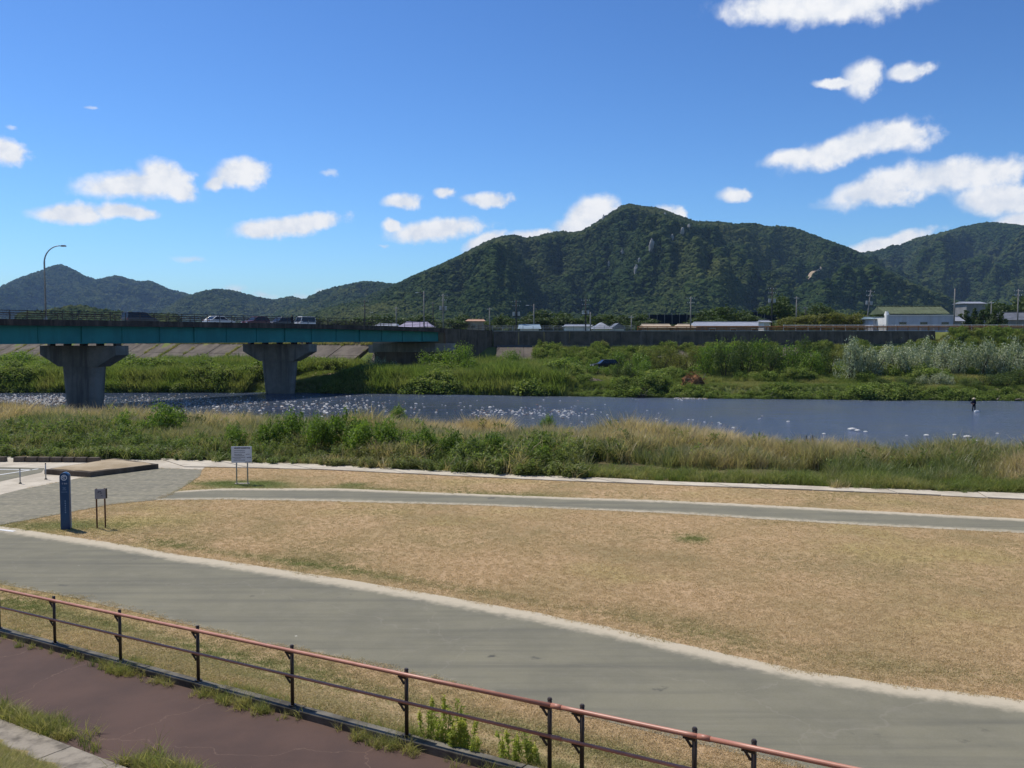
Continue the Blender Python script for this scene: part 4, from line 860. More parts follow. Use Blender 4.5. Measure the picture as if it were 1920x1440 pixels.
# ------------------------------------------------------------------ far levee: retaining wall, revetment slabs
lw = empty('levee_wall', (40, 170, 5)); tag(lw, 'long dark stained concrete retaining wall on the far levee', 'wall')
def lpart(mb, nm, mats, par=None):
    o = mb.obj(nm, mats, par or lw); o.matrix_parent_inverse = Matrix.Translation((-40, -170, -5)); return o
xs_ = np.arange(-3.6, 83, 4.9)
for i in range(len(xs_) - 1):
    x0, x1 = xs_[i] + 0.02, xs_[i + 1] - 0.02; y0, y1 = float(fC(x0)), float(fC(x1)); z0, z1 = float(wall_foot(x0)) - 0.6, float(wall_foot(x1)) - 0.6
    top = 7.5; dd = random.uniform(-0.02, 0.02)
    lpart(MB().add([(x0, y0 - 0.45 + dd, z0), (x1, y1 - 0.45 + dd, z1), (x1, y1 + 0.2, z1), (x0, y0 + 0.2, z0), (x0, y0 - 0.1 + dd, top), (x1, y1 - 0.1 + dd, top), (x1, y1 + 0.2, top), (x0, y0 + 0.2, top)], [(0, 3, 2, 1), (4, 5, 6, 7), (0, 1, 5, 4), (1, 2, 6, 5), (2, 3, 7, 6), (3, 0, 4, 7)]), 'panel', 'dark_concrete')
lpart(MB().add([(x_, float(fC(x_)) + o_, z_) for x_ in (-3.6, 20, 40, 60, 81.5) for o_, z_ in ((-0.22, 7.503), (0.25, 7.503), (0.25, 7.66), (-0.22, 7.66))], [(4 * i + j, 4 * i + (j + 1) % 4, 4 * i + 4 + (j + 1) % 4, 4 * i + 4 + j) for i in range(4) for j in range(4)]), 'coping', 'pale_wall')
rv = kind(empty('levee_revetment', (-60, 176, 0)), 'structure', 'sloping dark concrete slab facing of the far levee')
def rpart(mb, mats='revetment', nm='slab'):
    o = mb.obj(nm, mats, rv); o.matrix_parent_inverse = Matrix.Translation((60, -176, 0)); return o
def rev_slab(x0, x1, lo, hi, lift=0.10):
    """slab on the levee slope between x0..x1 along the crest; lo..hi as share of the slope from toe to wall foot"""
    V = []
    up = np.array([0.573, 0.82]) if x0 < -28 else np.array([0.0, 1.0])
    for xx, f in ((x0, lo), (x1, lo), (x1, hi), (x0, hi)):
        yc = float(fC(xx)); foot = np.array([xx, yc]) - up * (8.2 * (1 - f) + 0.4); V.append(Vector((foot[0], foot[1], 0.42 + (4.75 - 0.42) * f)))
    nrm = Vector((-up[0] * 0.45, -up[1] * 0.45, 0.87)) * lift
    return MB().add([p - nrm for p in V] + [p + nrm for p in V], [(0, 3, 2, 1), (4, 5, 6, 7), (0, 1, 5, 4), (1, 2, 6, 5), (2, 3, 7, 6), (3, 0, 4, 7)])
for x0 in np.arange(-232, -22, 6.4):
    for lo, hi in ((0.0, 0.49), (0.50, 1.0)): rpart(rev_slab(x0 + 0.22, x0 + 6.4, lo, hi, 0.28 + random.uniform(-0.01, 0.01)))
for x0 in np.arange(-3, 82, 5.2):
    for lo, hi in ((0.0, 0.49), (0.50, 1.0)):
        if x0 > 6 and lo < 0.2: continue
        rpart(rev_slab(x0 + 0.05, x0 + 5.2, lo, hi, 0.12 + random.uniform(-0.01, 0.01)))
for i in range(40):                                             # upper brick-brown wall of the left levee
    x0 = -232 + i * 5.2; x1 = x0 + 5.15
    y0, y1 = float(fC(x0)), float(fC(x1))
    rpart(MB().add([(x0, y0 - 0.5, 4.3), (x1, y1 - 0.5, 4.3), (x1, y1 + 0.3, 4.3), (x0, y0 + 0.3, 4.3), (x0, y0 - 0.2, 7.4), (x1, y1 - 0.2, 7.4), (x1, y1 + 0.3, 7.4), (x0, y0 + 0.3, 7.4)], [(0, 3, 2, 1), (4, 5, 6, 7), (0, 1, 5, 4), (1, 2, 6, 5), (2, 3, 7, 6), (3, 0, 4, 7)]), 'dark_concrete', 'panel')
n = 3200; x = rng.uniform(-170, -26, n); jx = np.round(x / 6.4 * 1.0) ; x0 = -232 + 6.4 * np.floor((x + 232) / 6.4) + 0.1
f = rng.uniform(0, 1.0, n); sel = fbm(x0, f * 3, 0.7, 3, 44) > 0.50
yy = fC(x0) - 0.82 * (8.2 * (1 - f) + 0.4); xx = x0 - 0.573 * (8.2 * (1 - f) + 0.4) + rng.normal(0, 0.2, n)
top = rng.uniform(size=n) < 0.35; f = np.where(top, 1.0, f); xx = np.where(top, x, xx); yy = np.where(top, fC(x) - 0.9, yy); sel |= top & (fbm(x, x * 0, 0.15, 3, 45) > 0.45)
scatter('joint_weeds', 'meadow_clump', np.stack([xx, yy, 0.55 + 4.33 * f], 1)[sel], rng.uniform(0.35, 0.9, sel.sum()), rng.uniform(0, 0.9, sel.sum()), 0.2, 'weeds growing in the joints of the levee slabs')

# guard rails on the far levee
def guard(name, label, pts, n_posts, h, rails, pr, rr, mat, matr=None, group=None):
    o = empty(name, tuple(pts[0])); tag(o, label, 'railing', group)
    pl = [np.array(p, float) for p in pts]; d = np.r_[0, np.cumsum([np.linalg.norm(b_ - a_) for a_, b_ in zip(pl[:-1], pl[1:])])]
    def at(u): return Vector([float(np.interp(u * d[-1], d, [p[i] for p in pl])) for i in range(3)])
    T0 = Vector(pts[0])
    for i in range(n_posts):
        p = at(i / (n_posts - 1)) - T0; MB().tube([p - Vector((0, 0, 0.12)), p + Vector((0, 0, h + 0.04))], pr, 6).obj('post', mat, o)
    for r_ in rails: MB().tube([at(u) - T0 + Vector((0, 0, r_)) for u in np.linspace(0, 1, max(12, n_posts))], rr, 6).obj('rail', matr or mat, o)
    return o
def crest(px0, px1, off, z, n_=6):
    out = []
    for px in np.linspace(px0, px1, n_):
        k = (px - 960) / F; yy = 170.0
        for _ in range(10): yy = float(fC(k * yy)) + off
        out.append((k * yy, yy, z))
    return out
guard('guard_rail', 'rust brown pipe guard rail on top of the far retaining wall', crest(1195, 2010, 0.1, 7.62), 44, 0.85, (0.28, 0.54, 0.80), 0.07, 0.105, 'rust_rail')
guard('guard_rail', 'white pipe guard rail in front of the blue white building', crest(1468, 2010, 7.0, 7.45), 24, 1.35, (0.95, 1.3), 0.07, 0.055, 'white_paint')
guard('guard_rail', 'pale steel fence on the levee between bridge end and grey roofs', crest(905, 1190, 0.1, 7.62), 16, 0.95, (0.35, 0.65, 0.92), 0.05, 0.04, 'galvanised')
pts_ = [tuple(Vector(wq(wA, -0.2, 8.0))), tuple(Vector(wq(wB, -0.2, 7.62)))]
guard('guard_rail', 'short dark railing on the wing wall at the bridge end', pts_, 8, 1.0, (0.35, 0.65, 0.95), 0.05, 0.04, 'rail_brown')

# ------------------------------------------------------------------ street lamp and utility poles
def arc_lamp(px, py_top, D, zb, label):
    p = PD(px, 600, D); top = PD(px, py_top, D)[2]; o = empty('street_lamp', (p[0], D, zb)); tag(o, label, 'street lamp'); H = top - zb
    pts_ = [(0, 0, 0), (0, 0, H - 2.0)] + [(2.0 * 0.93 * (1 - math.cos(a)), 0, H - 2.0 + 1.95 * math.sin(a)) for a in np.linspace(0.2, math.pi / 2, 8)]
    MB().tube(pts_, [0.10] * 2 + list(np.linspace(0.085, 0.05, 8)), 8).obj('pole', 'galvanised', o, True)
    MB().box((2.25, 0, H - 0.04), (0.75, 0.26, 0.16), mi=0, taper=0.6).obj('lamp_head', 'galvanised', o, bevel=0.03); MB().box((2.28, 0, H - 0.14), (0.55, 0.2, 0.05)).obj('lamp_lens', 'lamp_lens', o)
    MB().box((0, 0, 0.2), (0.32, 0.32, 0.6), taper=0.7).obj('base', 'galvanised', o)
arc_lamp(86, 460, 103.0, 8.25, 'tall grey arched street lamp standing on the bridge')
POLES = [(684, 562, 215, 'dark', 'pole_dark'), (743, 575, 240, 'b', 'pole_concrete'), (795, 546, 205, 'lamp', 'pole_concrete'), (812, 566, 260, 'b', 'pole_dark'), (831, 551, 200, 'trans', 'pole_concrete'), (918, 577, 240, 'b', 'pole_concrete'), (968, 562, 200, 'trans', 'pole_dark'), (1001, 570, 215, 'lamp', 'pole_concrete'), (1098, 560, 205, 'trans', 'pole_dark'), (1107, 585, 200, 'lamp', 'pole_concrete'), (1184, 592, 210, 'b', 'pole_concrete'), (1295, 556, 205, 'cross', 'pole_concrete'), (1447, 538, 205, 'trans', 'pole_dark'), (1493, 556, 215, 'b', 'pole_concrete'), (1622, 543, 215, 'trans', 'pole_concrete'), (1789, 541, 185, 'plain', 'pole_concrete'), (1858, 565, 230, 'b', 'pole_concrete'), (1908, 542, 205, 'cross', 'pole_concrete'), (1342, 583, 260, 'b', 'pole_concrete'), (1510, 575, 260, 'b', 'pole_dark')]
WHERE = {684: 'dark utility pole rising behind the bridge rail, lamp on its arm', 743: 'thin concrete utility pole left of the lilac roof', 795: 'slim street light pole above the lilac roof', 812: 'short dark utility pole behind the lilac roof', 831: 'concrete utility pole with transformers at the bridge end', 918: 'thin concrete utility pole beside the orange roofed house', 968: 'dark utility pole with white insulators by the pale blue roof', 1001: 'slim pole with a lamp right of the pale blue roof', 1098: 'dark utility pole with a transformer behind the grey gabled roof', 1107: 'short lamp pole beside the grey gabled roof', 1184: 'short pole beside the end of the pale steel fence', 1295: 'concrete pole with a wide crossarm before the dark netting', 1447: 'tall dark pole with transformers beside the olive hedge', 1493: 'thin concrete pole behind the olive hedge', 1622: 'leaning pole with crossarms between hedge and blue white building', 1789: 'plain tall concrete pole at the right end of the blue white building', 1858: 'thin pole among the dark conifers', 1908: 'concrete pole with crossarms beyond the dark conifers', 1342: 'small far pole behind the long grey roof', 1510: 'small dark pole behind the olive hedge'}
for (px, pyt, D, typ, mt) in POLES:
    tz = PD(px, pyt, D)[2]; xw = PD(px, 600, D)[0]; zb = float(height(xw, D)); H = tz - zb
    o = empty('utility_pole', (xw, D, zb)); tag(o, WHERE[px], 'pole')
    lean = 0.10 if px == 1622 else 0.0; o.rotation_euler = (0, lean, 0)
    MB().tube([(0, 0, -0.2), (0, 0, H)], [0.19, 0.12], 8).obj('pole', mt, o, True)
    if typ in ('trans', 'cross', 'b', 'dark'):
        for zz_, wl in ((H - 0.5, 1.9), (H - 1.5, 1.6)) if typ != 'b' else ((H - 0.5, 1.2),):
            MB().box((0, 0.02, zz_), (wl, 0.09, 0.10)).obj('crossarm', mt, o)
            for s_ in (-1, -0.4, 0.4, 1): MB().tube([(s_ * wl * 0.47, 0.02, zz_ + 0.03), (s_ * wl * 0.47, 0.02, zz_ + 0.26)], 0.06, 6).obj('insulator', 'insulator', o)
    if typ == 'trans':
        for s_ in (-1, 1): MB().tube([(s_ * 0.55, 0, H - 3.6), (s_ * 0.55, 0, H - 2.7)], 0.30, 10).obj('transformer', 'galvanised', o)
        MB().box((0, 0.02, H - 3.7), (1.7, 0.12, 0.12)).obj('bracket', mt, o)
    if typ in ('lamp', 'dark'):
        s_ = -1 if px in (795, 1001, 1107) else 1
        hz_ = H - (0.3 if typ == 'lamp' else 3.0)
        MB().tube([(0, 0, hz_ - 0.3), (s_ * 0.8, 0, hz_), (s_ * 1.4, 0, hz_)], 0.05, 6).obj('lamp_arm', mt, o); MB().box((s_ * 1.6, 0, hz_ - 0.02), (0.7, 0.25, 0.14)).obj('lamp_head', 'insulator', o, bevel=0.03)

# ------------------------------------------------------------------ buildings behind the levee
def house(name, px0, px1, py_ridge, py_eave, D, depth, wallm, roofm, label, ridge='x', hip=0.0, windows=()):
    a_ = PD(px0, py_eave, D); b_ = PD(px1, py_eave, D); ze = a_[2]; zr_ = PD(px0, py_ridge, D + depth / 2)[2]; x0, x1 = a_[0], b_[0]; zb = float(height((x0 + x1) / 2, D)) - 0.2
    o = empty(name, ((x0 + x1) / 2, D, zb)); tag(o, label, 'building'); hw = (x1 - x0) / 2; H = ze - zb; HR = max(zr_ - zb, H + 0.4)
    MB().box((0, depth / 2, H / 2), (2 * hw - 0.5, depth - 0.5, H)).obj('wall', wallm, o)
    e = 0.35
    if ridge == 'x':
        V = [(-hw - e, -e, H), (hw + e, -e, H), (hw + e, depth + e, H), (-hw - e, depth + e, H), (-hw - e + hip, depth / 2, HR), (hw + e - hip, depth / 2, HR)]; Fc = [(0, 3, 2, 1), (0, 1, 5, 4), (2, 3, 4, 5), (1, 2, 5), (3, 0, 4)]
    else:
        V = [(-hw - e, -e, H), (hw + e, -e, H), (hw + e, depth + e, H), (-hw - e, depth + e, H), (0, -e + hip, HR), (0, depth + e - hip, HR)]; Fc = [(0, 3, 2, 1), (1, 2, 5, 4), (3, 0, 4, 5), (0, 1, 4), (2, 3, 5)]
    rf_ = MB().add(V, Fc).obj('roof', roofm, o)
    if ridge == 'x': MB().tube([(V[4][0], V[4][1], HR + 0.03), (V[5][0], V[5][1], HR + 0.03)], 0.14, 6).obj('ridge_cap', roofm, rf_)
    for u in windows:
        wo_ = MB().box((-hw + 2 * hw * u, 0.22, H * 0.72), (1.6, 0.1, 0.9)).obj('window', 'wall_white', o); MB().box((-hw + 2 * hw * u, 0.165, H * 0.72), (1.4, 0.04, 0.7)).obj('pane', 'glass_dark', wo_)
    return o
# the blue white building: parapet front wall, green roof behind it
a_, b_ = PD(1663, 613, 186), PD(1788, 613, 186); zb = float(height(a_[0], 186)) - 0.1; Wd = b_[0] - a_[0]
bw = empty('riverside_building', ((a_[0] + b_[0]) / 2, 186, zb)); tag(bw, 'blue white flat fronted building with green tiled roof', 'building')
zt_ = PD(1700, 592, 186)[2] - zb; zrf = PD(1700, 575, 192)[2] - zb
MB().box((0, 4.6, zt_ / 2 - 0.2), (Wd - 0.6, 9.0, zt_ - 0.4)).obj('wall', 'wall_white', bw)
fw = MB().box((0, 0.0, zt_ / 2), (Wd, 0.3, zt_)).obj('front_wall', 'wall_cool', bw); MB().box((0, -0.06, zt_ + 0.09), (Wd + 0.1, 0.55, 0.18)).obj('coping', 'wall_white', fw)  # white front toned grey blue: shade on this side put into its colour
for i in range(9): MB().box((-Wd / 2 + Wd * (i + 0.5) / 9, -0.165, zt_ / 2 - 0.1), (Wd / 9 - 0.05, 0.04, zt_ - 0.3)).obj('cladding_panel', 'wall_cool', fw)
MB().box((-Wd / 2 - 0.2, -0.1, zt_ / 2), (0.42, 1.0, zt_ + 0.3)).obj('end_pillar', 'wall_white', bw); MB().tube([(-Wd / 2 + 0.1, 0.5, zt_ + 0.1), (-Wd / 2 + 0.1, 0.5, zt_ + 0.9)], [0.55, 0.3], 10).obj('vent', 'wall_white', bw)
for u in (0.232, 0.545, 0.865):
    wo_ = MB().box((-Wd / 2 + Wd * u, -0.20, zt_ * 0.62), (1.55, 0.06, 0.55)).obj('window', 'wall_grey', bw); MB().box((-Wd / 2 + Wd * u, -0.235, zt_ * 0.62), (1.35, 0.03, 0.42)).obj('pane', 'glass_dark', wo_)
MB().box((-Wd / 2 + Wd * 0.62, -0.22, zt_ * 0.33), (0.5, 0.1, 0.9)).obj('meter_box', 'wall_beige', bw)
V = [(-Wd / 2 + 0.1, 1.2, zt_ + 0.45), (Wd / 2 - 0.2, 1.2, zt_ + 0.45), (Wd / 2 - 0.2, 9.6, zt_ + 0.45), (-Wd / 2 + 0.1, 9.6, zt_ + 0.45), (-Wd / 2 + 0.1, 5.4, zrf), (Wd / 2 - 0.2, 5.4, zrf)]
rf_ = MB().add(V, [(0, 3, 2, 1), (0, 1, 5, 4), (2, 3, 4, 5), (1, 2, 5), (3, 0, 4)]).obj('roof', 'roof_green', bw)
for i in range(17): MB().tube([(-Wd / 2 + 0.2 + (Wd - 0.5) * i / 16, 1.2, zt_ + 0.50), (-Wd / 2 + 0.2 + (Wd - 0.5) * i / 16, 5.4, zrf + 0.04)], 0.06, 4).obj('roof_rib', 'roof_green', rf_)
MB().tube([(-Wd / 2, 5.4, zrf + 0.06), (Wd / 2 - 0.1, 5.4, zrf + 0.06)], 0.16, 6).obj('ridge_cap', 'roof_green', rf_)
house('shed', 1636, 1668, 597, 598, 192, 8, 'wall_cool', 'roof_blue', 'low blue grey shed joined to the blue white building', windows=())
house('house', 748, 808, 604, 613, 205, 9, 'wall_white', 'roof_lilac', 'house with a lilac grey roof beside the bridge end', hip=1.5)
house('house', 704, 742, 607, 611, 215, 8, 'wall_white', 'roof_light', 'small house with a pale roof seen past the bridge rail', hip=0.5)
house('house', 874, 908, 599, 602, 260, 9, 'wall_beige', 'roof_orange', 'house with an orange roof among the trees', hip=0.6, windows=(0.4,))
house('shed', 974, 1012, 609, 616, 195, 8, 'wall_white', 'roof_blue', 'pale blue metal roofed shed by the steel fence', hip=0.2)
house('house', 1060, 1112, 609, 612, 215, 9, 'wall_white', 'roof_light', 'long low house with a light grey roof', hip=0.5)
house('house', 1113, 1147, 605, 617, 198, 9, 'wall_white', 'roof_light', 'grey tiled house turning its gable to the river', 'y', hip=2.0)
house('house', 1148, 1172, 606, 616, 205, 8, 'wall_white', 'roof_tile', 'dark tiled house with a white gable', 'y')
house('shed', 1210, 1258, 608, 614, 205, 8, 'wall_beige', 'wall_beige', 'beige flat roofed shed behind the brown guard rail')
house('shed', 1272, 1304, 608, 614, 206, 8, 'wall_beige', 'wall_beige', 'beige shed with a sloping end beside the crossarm pole', hip=0.9)
house('warehouse', 1310, 1442, 604, 611, 210, 12, 'wall_grey', 'roof_light', 'long grey warehouse roof behind the guard rail', hip=0.4, windows=(0.2, 0.5, 0.8))
house('shed', 1431, 1445, 602, 604, 203, 5, 'wall_white', 'roof_light', 'tiny white shed at the end of the long warehouse')
house('house', 1890, 1960, 586, 600, 240, 11, 'wall_grey', 'roof_tile', 'dark tiled house beyond the conifers', hip=1.0)
house('shed', 1793, 1806, 594, 602, 195, 5, 'wall_grey', 'roof_light', 'small grey hut at the right end of the blue white building')
house('greenhouse', 1812, 1850, 566, 569, 330, 10, 'wall_grey', 'roof_light', 'far building with a pale flat roof on the wooded foot of the hill')
def net(px0, px1, py0, py1, D, label):
    a_ = PD(px0, py1, D); b_ = PD(px1, py0, D); zb = float(height(a_[0], D)); o = empty('shade_net', ((a_[0] + b_[0]) / 2, D, zb)); tag(o, label, 'netting'); w_ = b_[0] - a_[0]; H0, H1 = a_[2] - zb, b_[2] - zb
    MB().box((0, 3, (H0 + H1) / 2), (w_, 6, H1 - H0)).obj('net', 'shade_net', o)
    for i in range(7): MB().tube([(-w_ / 2 + w_ * i / 6, -0.1, 0), (-w_ / 2 + w_ * i / 6, -0.1, H1 + 0.5)], 0.09, 6).obj('post', 'pole_concrete', o)
net(1218, 1302, 590, 608, 250, 'dark blue shade netting stretched on posts over a field plot')
net(1392, 1475, 585, 600, 300, 'dark netting enclosure at the foot of the big hill')

# ------------------------------------------------------------------ trees behind the levee
def tree_meshes(nm, leafm, seed, nleaf=2600, leaf=0.09, tallness=1.0, conic=False):
    r = np.random.default_rng(seed); lob = []
    for i in range(16):
        a = r.uniform(0, 6.283); z = r.uniform(0.25, 0.92); q = r.uniform(0.05, 0.30) * (1.35 * (1 - z) if conic else (1.2 - abs(z - 0.5))); sz = r.uniform(0.10, 0.19) * ((1.3 - z) if conic else 1)
        lob.append((math.cos(a) * q, math.sin(a) * q, z, sz, sz, sz * 0.8))
    cr = leaves_mesh(nm + '_crown', leafm, lob, nleaf, leaf * 0.6, 0.55, seed, 0.4, 0.25)
    mb = MB().tube([(0, 0, -0.03), (0.01, 0, 0.3), (0, 0.01, 0.75)], [0.03, 0.022, 0.008], 7)
    for i in range(5):
        a = r.uniform(0, 6.283); mb.tube([(0, 0, 0.22 + 0.08 * i), (0.12 * math.cos(a), 0.12 * math.sin(a), 0.36 + 0.08 * i), (0.24 * math.cos(a), 0.24 * math.sin(a), 0.44 + 0.09 * i)], [0.014, 0.009, 0.003], 5)
    return cr, mb.mesh(nm + '_trunk', 'bark', True)
TREE = [tree_meshes('tree', 'tree_leaf', 300 + i) for i in range(3)]; CONE = [tree_meshes('conifer', 'tree_leaf', 320 + i, conic=True) for i in range(2)]; TREE_OL = [tree_meshes('tree', 'bush_olive', 340 + i) for i in range(2)]
tn = 0
def tree(px, py_top, D, wid, lib, label, group, name='tree'):
    global tn
    tn += 1; xw = PD(px, 600, D)[0]; zb = float(height(xw, D)); H = PD(px, py_top, D)[2] - zb
    o = empty(name, (xw, D, zb), random.uniform(0, 6.28)); o.scale = (wid * 1.55, wid * 1.55, H)
    cr, tr_ = lib[tn % len(lib)]; link('crown', cr, o); link('trunk', tr_, o); tag(o, label, 'tree', group)
for px, pt_, D, wd in [(1000, 588, 250, 9), (1020, 583, 255, 10), (1045, 585, 250, 9), (1068, 588, 245, 9), (940, 592, 260, 8), (955, 595, 250, 7), (850, 594, 260, 8), (870, 592, 300, 9), (900, 596, 280, 8), (985, 594, 245, 7)]: tree(px, pt_, D, wd, TREE, 'dark broadleaf tree rising behind the pale blue shed roof', 'trees behind the pale roofs')
for px, pt_, D, wd in [(1125, 592, 250, 8), (1150, 588, 255, 9), (1175, 586, 250, 9), (1200, 590, 245, 8), (1090, 590, 260, 8), (1212, 594, 240, 6)]: tree(px, pt_, D, wd, TREE, 'dark broadleaf tree rising behind the grey gabled houses', 'trees behind the gabled houses')
for px, pt_, D, wd in [(1318, 583, 235, 8), (1338, 574, 245, 11), (1362, 580, 250, 9), (1395, 584, 245, 8), (1420, 590, 240, 8), (1345, 592, 228, 7)]: tree(px, pt_, D, wd, TREE, 'leafy tree rising behind the long grey warehouse', 'trees behind the warehouse')
for px, pt_, D, wd in [(1460, 560, 260, 10), (1478, 555, 270, 10), (1500, 574, 270, 9), (1530, 572, 270, 10), (1555, 578, 265, 9), (1590, 582, 260, 8), (1612, 584, 260, 8), (1640, 580, 250, 7)]: tree(px, pt_, D, wd, TREE, 'dark tree standing behind the olive hedge', 'trees behind the olive hedge')
for px, pt_, D, wd in [(1470, 596, 200, 5), (1490, 593, 201, 5.5), (1512, 591, 200, 6), (1535, 588, 202, 6), (1558, 586, 200, 6), (1580, 586, 201, 6), (1603, 588, 200, 6), (1622, 592, 200, 5)]: tree(px, pt_, D, wd, TREE_OL, 'olive green rounded tree in the low hedge beside the blue white building', 'olive hedge trees')
for px, pt_, D, wd in [(1812, 577, 205, 4.0), (1826, 573, 208, 4.2), (1840, 576, 205, 4.2), (1852, 571, 210, 4.5), (1866, 574, 206, 4.5), (1878, 580, 205, 4.0), (1800, 584, 204, 3.5)]: tree(px, pt_, D, wd, CONE, 'dark conifer in the row beyond the blue white building', 'conifers beyond the building', 'conifer')
for px, pt_, D, wd in [(1895, 562, 260, 9), (1915, 558, 265, 10), (1875, 566, 270, 9), (1940, 560, 260, 10)]: tree(px, pt_, D, wd, TREE, 'spreading tree behind the conifer row', 'trees behind the conifers')
for px, pt_, D, wd in [(700, 592, 320, 10), (660, 594, 330, 10), (630, 594, 350, 11), (725, 592, 310, 9), (600, 596, 360, 10), (770, 588, 300, 10), (800, 590, 290, 9)]: tree(px, pt_, D, wd, TREE, 'broadleaf tree showing above the bridge deck', 'trees seen over the bridge')

# ------------------------------------------------------------------ mountains
def mountain(name, prof, D, run, spur, seed, label, kpad=0.03, crown=5.0, ncrown=30000, foot=8.0, bumpy=1.0, dry=0.0):
    prof = np.array(prof, float); k_ = (prof[:, 0] - 960) / F
    ks = np.linspace(k_[0], k_[-1], 260)
    pys = np.interp(ks, k_, prof[:, 1])
    elv = np.array([ray(960 + k * F, p)[2] / ray(960 + k * F, p)[1] for k, p in zip(ks, pys)])
    Yr = D * (1 + 0.10 * (fbm(ks * 14, ks * 0, 1, 3, seed) - 0.5))
    def hz(k, w):
        """w: 0 ridge .. 1 front foot; negative behind the ridge"""
        e = np.interp(k, ks, elv); yr = np.interp(k, ks, Yr); Y = yr - w * run; zr_ = e * yr + EYE
        wf = np.clip(w, 0, 1); base = foot + (zr_ - foot) * (1 - wf) ** 1.12
        sp = (fbm(k * D, Y * 0.55, 1 / 240.0, 4, seed + 3, True) - 0.55) * spur * np.sin(np.clip(wf, 0, 1) * math.pi) ** 0.8 * 1.6
        z = base + sp * np.clip((zr_ - foot) / 150.0, 0.15, 1.3)
        lim = EYE + e * Y * (1 - 0.10 * wf)
        z = np.where(w > 0, np.minimum(z, np.maximum(lim, foot)), foot + (zr_ - foot) * (1 + w * 1.5))
        return k * Y, Y, np.maximum(z, foot - 4)
    K, Wg = np.meshgrid(ks, np.concatenate([np.linspace(-0.45, 0, 6)[:-1], np.linspace(0, 1.02, 70)]))
    X, Y, Z = hz(K, Wg); n1_, n0_ = K.shape
    ii = (np.arange(n1_ - 1)[:, None] * n0_ + np.arange(n0_ - 1)[None, :]).ravel()
    me = quads_np(name, np.stack([X.ravel(), Y.ravel(), Z.ravel()], 1), np.stack([ii, ii + 1, ii + 1 + n0_, ii + n0_], 1), 'mountain_floor', True)
    o = kind(link(name, me), 'structure', label)
    kk = rng.uniform(ks[0], ks[-1], ncrown); ww = rng.uniform(-0.04, 1.0, ncrown)
    x, y, z = hz(kk, ww); okm = z > foot - 2
    if name == 'mountain': ppx = 960 + kk * F; ppy = 632 - (z - EYE) / y * F; okm &= ~(np.hypot((ppx - 1522) / 15, ((ppy - 512) + (ppx - 1522) * 0.75) / 8) < 0.6)
    x, y, z = x[okm], y[okm], z[okm]
    sc_ = crown * rng.uniform(0.55, 1.3, len(x)); d_ = (fbm(x, y, 1 / 160.0, 4, seed + 9) - 0.42) * 2.2 + rng.normal(0, 0.2, len(x)) + dry
    scatter('forest', 'crown_lump', np.stack([x, y, z + sc_ * 0.15], 1), np.stack([sc_, sc_, sc_ * rng.uniform(0.8, 1.25, len(x))], 1), d_, 0.2, 'dense green forest covering the ' + label.split(' ', 1)[1])
    return hz
simple('mountain_floor', (0.022, 0.035, 0.012), (0.035, 0.04, 0.018), 0.01, 0.95, fine=0.2, spec=0.02)
mountain('far_mountain', [(-250, 585), (-120, 570), (-60, 560), (0, 545), (40, 525), (85, 510), (104, 502), (118, 499), (140, 508), (165, 522), (190, 527), (222, 519), (260, 530), (285, 530), (320, 545), (350, 553), (400, 565), (470, 585), (520, 600)], 5200, 1700, 150, 1.0, 'the distant blue pointed mountain on the far left', crown=11, ncrown=24000)
mountain('far_hill', [(300, 590), (350, 560), (380, 551), (410, 546), (440, 549), (480, 560), (512, 567), (535, 562), (548, 560), (565, 565), (600, 575), (660, 590)], 3600, 900, 80, 2.0, 'the low rounded hill right of the pointed mountain', crown=9, ncrown=14000)
mountain('far_hill', [(520, 590), (560, 572), (590, 556), (620, 545), (650, 538), (682, 532), (720, 535), (760, 540), (820, 560), (900, 590)], 3000, 900, 80, 3.0, 'the blue green shoulder left of the big mountain', crown=8, ncrown=14000)
mountain('far_hill', [(40, 596), (90, 590), (150, 581), (200, 590), (250, 596), (330, 600)], 900, 220, 20, 4.0, 'the small green knoll behind the bridge', crown=4.5, ncrown=5000)
mountain('far_hill', [(570, 600), (600, 590), (640, 578), (690, 572), (740, 560), (800, 556), (860, 565), (940, 590)], 1500, 500, 50, 4.6, 'the wooded foothill above the bridge end', crown=5.5, ncrown=12000, dry=0.25)
hzm = mountain('mountain', [(600, 600), (640, 578), (700, 556), (730, 544), (780, 520), (840, 495), (880, 475), (920, 455), (940, 448), (965, 445), (985, 451), (1010, 445), (1050, 437), (1065, 440), (1090, 437), (1120, 420), (1150, 400), (1165, 390), (1177, 387), (1200, 391), (1230, 394), (1260, 405), (1300, 420), (1340, 420), (1380, 425), (1405, 421), (1440, 428), (1480, 430), (1520, 445), (1560, 460), (1600, 475), (1640, 500), (1700, 530), (1760, 555), (1830, 585), (1870, 600)], 2100, 950, 190, 5.0, 'the big rocky green mountain', crown=5.4, ncrown=90000)
mountain('mountain_ridge', [(1500, 560), (1560, 505), (1605, 478), (1640, 473), (1665, 463), (1680, 462), (1720, 447), (1760, 440), (1800, 428), (1840, 420), (1880, 422), (1920, 428), (1980, 440), (2060, 470), (2200, 540), (2300, 590)], 2900, 1150, 170, 6.0, 'the broad dark mountain on the far right', crown=6.2, ncrown=40000)
# low woodland on the plain
n = 9000; x = rng.uniform(-0.66, 0.66, n); y = rng.uniform(330, 1250, n); x = x * y; sel = fbm(x, y, 1 / 90.0, 3, 50) > 0.47; x, y = x[sel], y[sel]
sc_ = rng.uniform(2.5, 5.0, len(x)); scatter('woodland', 'crown_lump', np.stack([x, y, height(x, y) + sc_ * 0.5], 1), np.stack([sc_, sc_, sc_ * 1.1], 1), rng.uniform(-0.3, 1.0, len(x)), 0.2, 'woodland spread over the plain before the mountains')
